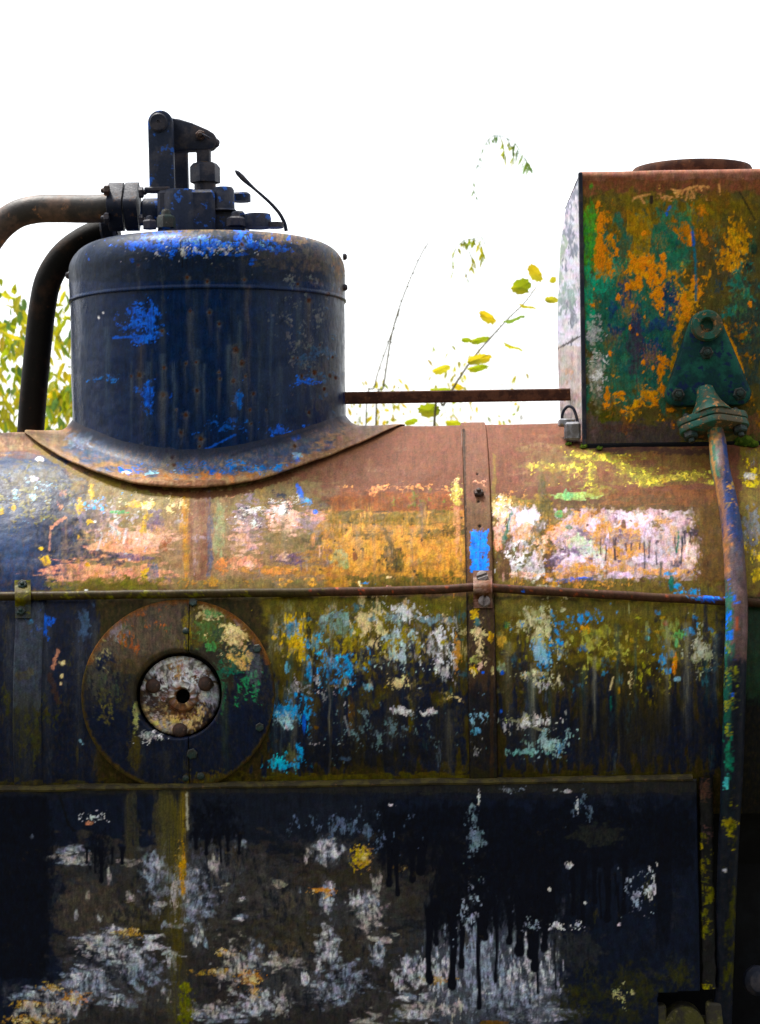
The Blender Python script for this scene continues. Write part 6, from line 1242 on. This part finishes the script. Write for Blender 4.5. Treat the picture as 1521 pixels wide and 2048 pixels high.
# sapling with large leaves
YS_ = 2600; ks = (D + YS_) / D
b = at(868, 860, YS_); sap = thing('leafy_sapling', (b[0] * S, YS_ * S, 0), 'slanting sapling with large yellow green leaves behind the stay bar', 'plant')
sp = spline(stem_to_ground(868, 870, YS_, -150) + [at(a, c_, YS_) for a, c_ in ((868, 862), (888, 810), (920, 755), (950, 712), (985, 672), (1018, 636), (1050, 605), (1072, 575))], 10)
MB().add(*tube(sp, np.interp(sp[:, 2], [0, sp[:, 2].max()], [3.6 * ks, 1.2 * ks]), 7)).build('stem', M_CANE, sap)
def broad(ang, px, py, L, Wd, mat, tilt):
    """round toothed leaf, seen more or less edge-on by tilt"""
    n = 22; V = [(0, 0, 0)]; 
    for i in range(n):
        a = 2 * math.pi * i / n; rr2 = 1 + .07 * (-1) ** i + .10 * random.uniform(-1, 1)
        x = math.cos(a) * L / 2 * rr2 * (1.0 if math.cos(a) < 0 else 1.15); z = math.sin(a) * Wd / 2 * rr2
        V.append((x, -.10 * L * (z / (Wd / 2)) ** 2 + .08 * L * math.sin(x / L * 5), z))
    V = np.array(V) * ks; t = math.radians(tilt); V = np.stack([V[:, 0], V[:, 1] * math.cos(t) - V[:, 2] * math.sin(t), V[:, 1] * math.sin(t) + V[:, 2] * math.cos(t)], 1)
    a = math.radians(ang); V = np.stack([V[:, 0] * math.cos(a) - V[:, 2] * math.sin(a), V[:, 1], V[:, 0] * math.sin(a) + V[:, 2] * math.cos(a)], 1)
    c_ = at(px, py, YS_ + random.uniform(-60, 60)); m_ = MB().add(V + c_, [(0, i, i % n + 1) for i in range(1, n + 1)])
    i = np.argmin(np.linalg.norm(sp - c_, axis=1)); j = np.argmin(np.linalg.norm(V, axis=1) * 0 + np.linalg.norm(V + c_ - sp[i], axis=1))
    m_.add(*tube(spline([sp[i], (sp[i] + V[j] + c_) / 2 + np.array([0, 0, 4]), V[j] + c_], 8), 1.1, 5))
    m_.build('leaf', mat, sap)
for a in ((-60, 1070, 545, 40, 24, L_Y, 10), (20, 1042, 574, 40, 32, L_YG, 0), (-38, 975, 634, 38, 20, L_Y, 20), (8, 1028, 637, 44, 20, L_G, 72), (6, 958, 680, 40, 16, L_YG, 30), (-8, 932, 680, 18, 12, L_YG, 20), (5, 958, 718, 48, 22, L_Y, 20), (3, 954, 735, 42, 16, L_YG, 35), (-28, 1026, 692, 40, 16, L_YG, 74), (10, 882, 738, 36, 20, L_Y, 40), (-6, 1103, 600, 26, 15, L_Y, 10), (30, 1106, 560, 15, 14, L_Y, 20), (-8, 880, 779, 38, 18, L_YG, 50), (0, 858, 821, 44, 28, L_YG, 0), (-10, 906, 846, 32, 16, L_YG, 30), (-30, 915, 772, 24, 14, L_Y, 30), (8, 822, 843, 26, 14, L_YG, 30), (-20, 1055, 612, 34, 10, L_Y, 60)): broad(*a)
# arching plant with drooping pinnate sprays
YF = 3600; kf = (D + YF) / D
b = at(1000, 870, YF); fern = thing('arching_plant', (b[0] * S, YF * S, 0), 'tall thin plant with drooping feathery sprays against the sky', 'plant')
def spray(pts, n, L, Wd, mat):
    s_ = spline([at(a, c_, YF + random.uniform(-80, 80)) for a, c_ in pts], 6)
    MB().add(*tube(s_, 1.15 * kf, 5)).build('stem', L_G, fern)
    mm = MB()
    for i in range(n):
        q = s_[int((i + .6) / n * (len(s_) - 1))]
        for sg in (-1, 1):
            if random.random() < .22: continue
            d = np.array([sg * random.uniform(.1, .55), random.uniform(-.4, .4), -1.0]); V, F = leaf(q + rv() * 5, d, rv() + np.array([0, -.8, 0]), 1.25 * L * kf * random.uniform(.6, 1.2), 1.2 * Wd * kf * random.uniform(.7, 1.2), .2); mm.add(V, F)
    o = mm.build('leaflets', mat, fern, smooth=False); o['kind'] = 'stuff'
spray([(990, 270), (1012, 275), (1035, 292), (1048, 315), (1060, 335)], 9, 20, 6.5, L_G)
spray([(990, 270), (975, 282), (962, 310), (952, 345), (948, 375), (955, 402)], 11, 13, 3.2, L_G)
spray([(1000, 272), (1008, 295), (1010, 325)], 5, 16, 6, L_YG); spray([(1015, 278), (1026, 300), (1028, 330)], 5, 14, 5, L_YG)
spray([(925, 482), (912, 498), (906, 520), (905, 550)], 6, 15, 5, L_YG); spray([(925, 482), (945, 478), (962, 490), (970, 518)], 7, 19, 7, L_YG); spray([(930, 484), (942, 510), (945, 538)], 5, 18, 6, L_YG); spray([(945, 478), (962, 474), (972, 490)], 4, 9, 3, L_YG); spray([(930, 540), (938, 565), (941, 578)], 3, 11, 3, L_Y)
sp = spline(stem_to_ground(985, 880, YF, 40) + [at(a, c_, YF) for a, c_ in ((985, 870), (978, 700), (960, 560), (925, 482))], 20); MB().add(*tube(sp, .5 * kf, 5)).build('stem', M_PALE, fern)
sp = spline([at(a, c_, YF) for a, c_ in ((978, 700), (992, 560), (996, 400), (990, 270))], 20); MB().add(*tube(sp, .42 * kf, 5)).build('stem', M_PALE, fern)

# ------------------------------------------------------------------ unseen trees, added behind the camera to shade the near side
M_BARK = iron('bark', (.06, .045, .03), (.035, .027, .02), (.09, .075, .055), 9, .5, .6, .9, .1, 1.0, (1, 1, .25))
L_TREE = leafmat('dark_tree_leaf', (.035, .06, .016), (.055, .08, .02), .25, .6)
tree_meshes = None
def shade_tree(x, y, s, rot, label):
    global tree_meshes
    t = thing('added_shade_tree', (x, y, 0), label, 'tree', 'unseen trees added for shade'); t.scale = (s, s, s); t.rotation_euler.z = rot
    if tree_meshes is None:
        m = MB(); up = EYE / S
        def wu(p): return np.array([p[0] / S, p[1] / S, p[2] / S - up])
        trunk = spline([wu(p) for p in ((0, 0, -.1), (.08, .05, 1.5), (0, .1, 3.2), (.15, 0, 5.6))], 300)
        m.add(*tube(trunk, np.linspace(300, 90, len(trunk)), 12))
        for i in range(9):
            a = i * 2.4; z0 = 1.9 + .38 * i; L = random.uniform(1.4, 2.4)
            br = spline([wu((0.03, .06, z0)), wu((.5 * L * math.cos(a), .5 * L * math.sin(a), z0 + .5)), wu((L * math.cos(a), L * math.sin(a), z0 + 1.2))], 300)
            m.add(*tube(br, np.linspace(90, 25, len(br)), 7))
        o1 = m.build('trunk', M_BARK, None); n = 5200
        ctr = RNG.normal(size=(26, 3)); ctr /= np.linalg.norm(ctr, axis=1)[:, None]; ctr = ctr * np.array([2.3, 2.3, 2.7]) * (RNG.random((26, 1)) ** .4) + np.array([0, 0, 4.3])
        P = ctr[RNG.integers(0, 26, n)] + RNG.normal(size=(n, 3)) * .55; P[:, 2] = np.maximum(P[:, 2], .8)
        A = RNG.normal(size=(n, 3)); A /= np.linalg.norm(A, axis=1)[:, None]; Bv = np.cross(A, RNG.normal(size=(n, 3))); Bv /= np.linalg.norm(Bv, axis=1)[:, None]
        sz = RNG.uniform(.10, .24, (n, 1)); Q4 = np.stack([P - A * sz, P + Bv * sz * .5, P + A * sz, P - Bv * sz * .5], 1).reshape(-1, 3)
        V = Q4 / S; V[:, 2] -= up
        o2 = mesh_np('crown', V, np.arange(4 * n).reshape(-1, 4), L_TREE, None, smooth=False); tree_meshes = (o1, o2)
        parts = tree_meshes
    else: parts = tuple(o.copy() for o in tree_meshes)
    for o, src in zip(parts, tree_meshes):
        if o is not src: COL.objects.link(o)
        o.parent = t; o.location = ORG[src]
    parts[1]['kind'] = 'stuff'
for i, (x, y, s, rot) in enumerate(((-10.5, -12.0, 1.25, 0), (-6.2, -12.8, 1.35, 1.2), (-2.0, -12.2, 1.3, 2.5), (2.4, -12.6, 1.35, 4.0), (6.6, -12.1, 1.25, 5.2), (10.8, -12.7, 1.3, .7))):
    shade_tree(x * 1.08, y - 2.5, s, rot, 'unseen leafy tree added behind the camera to shade the locomotive')
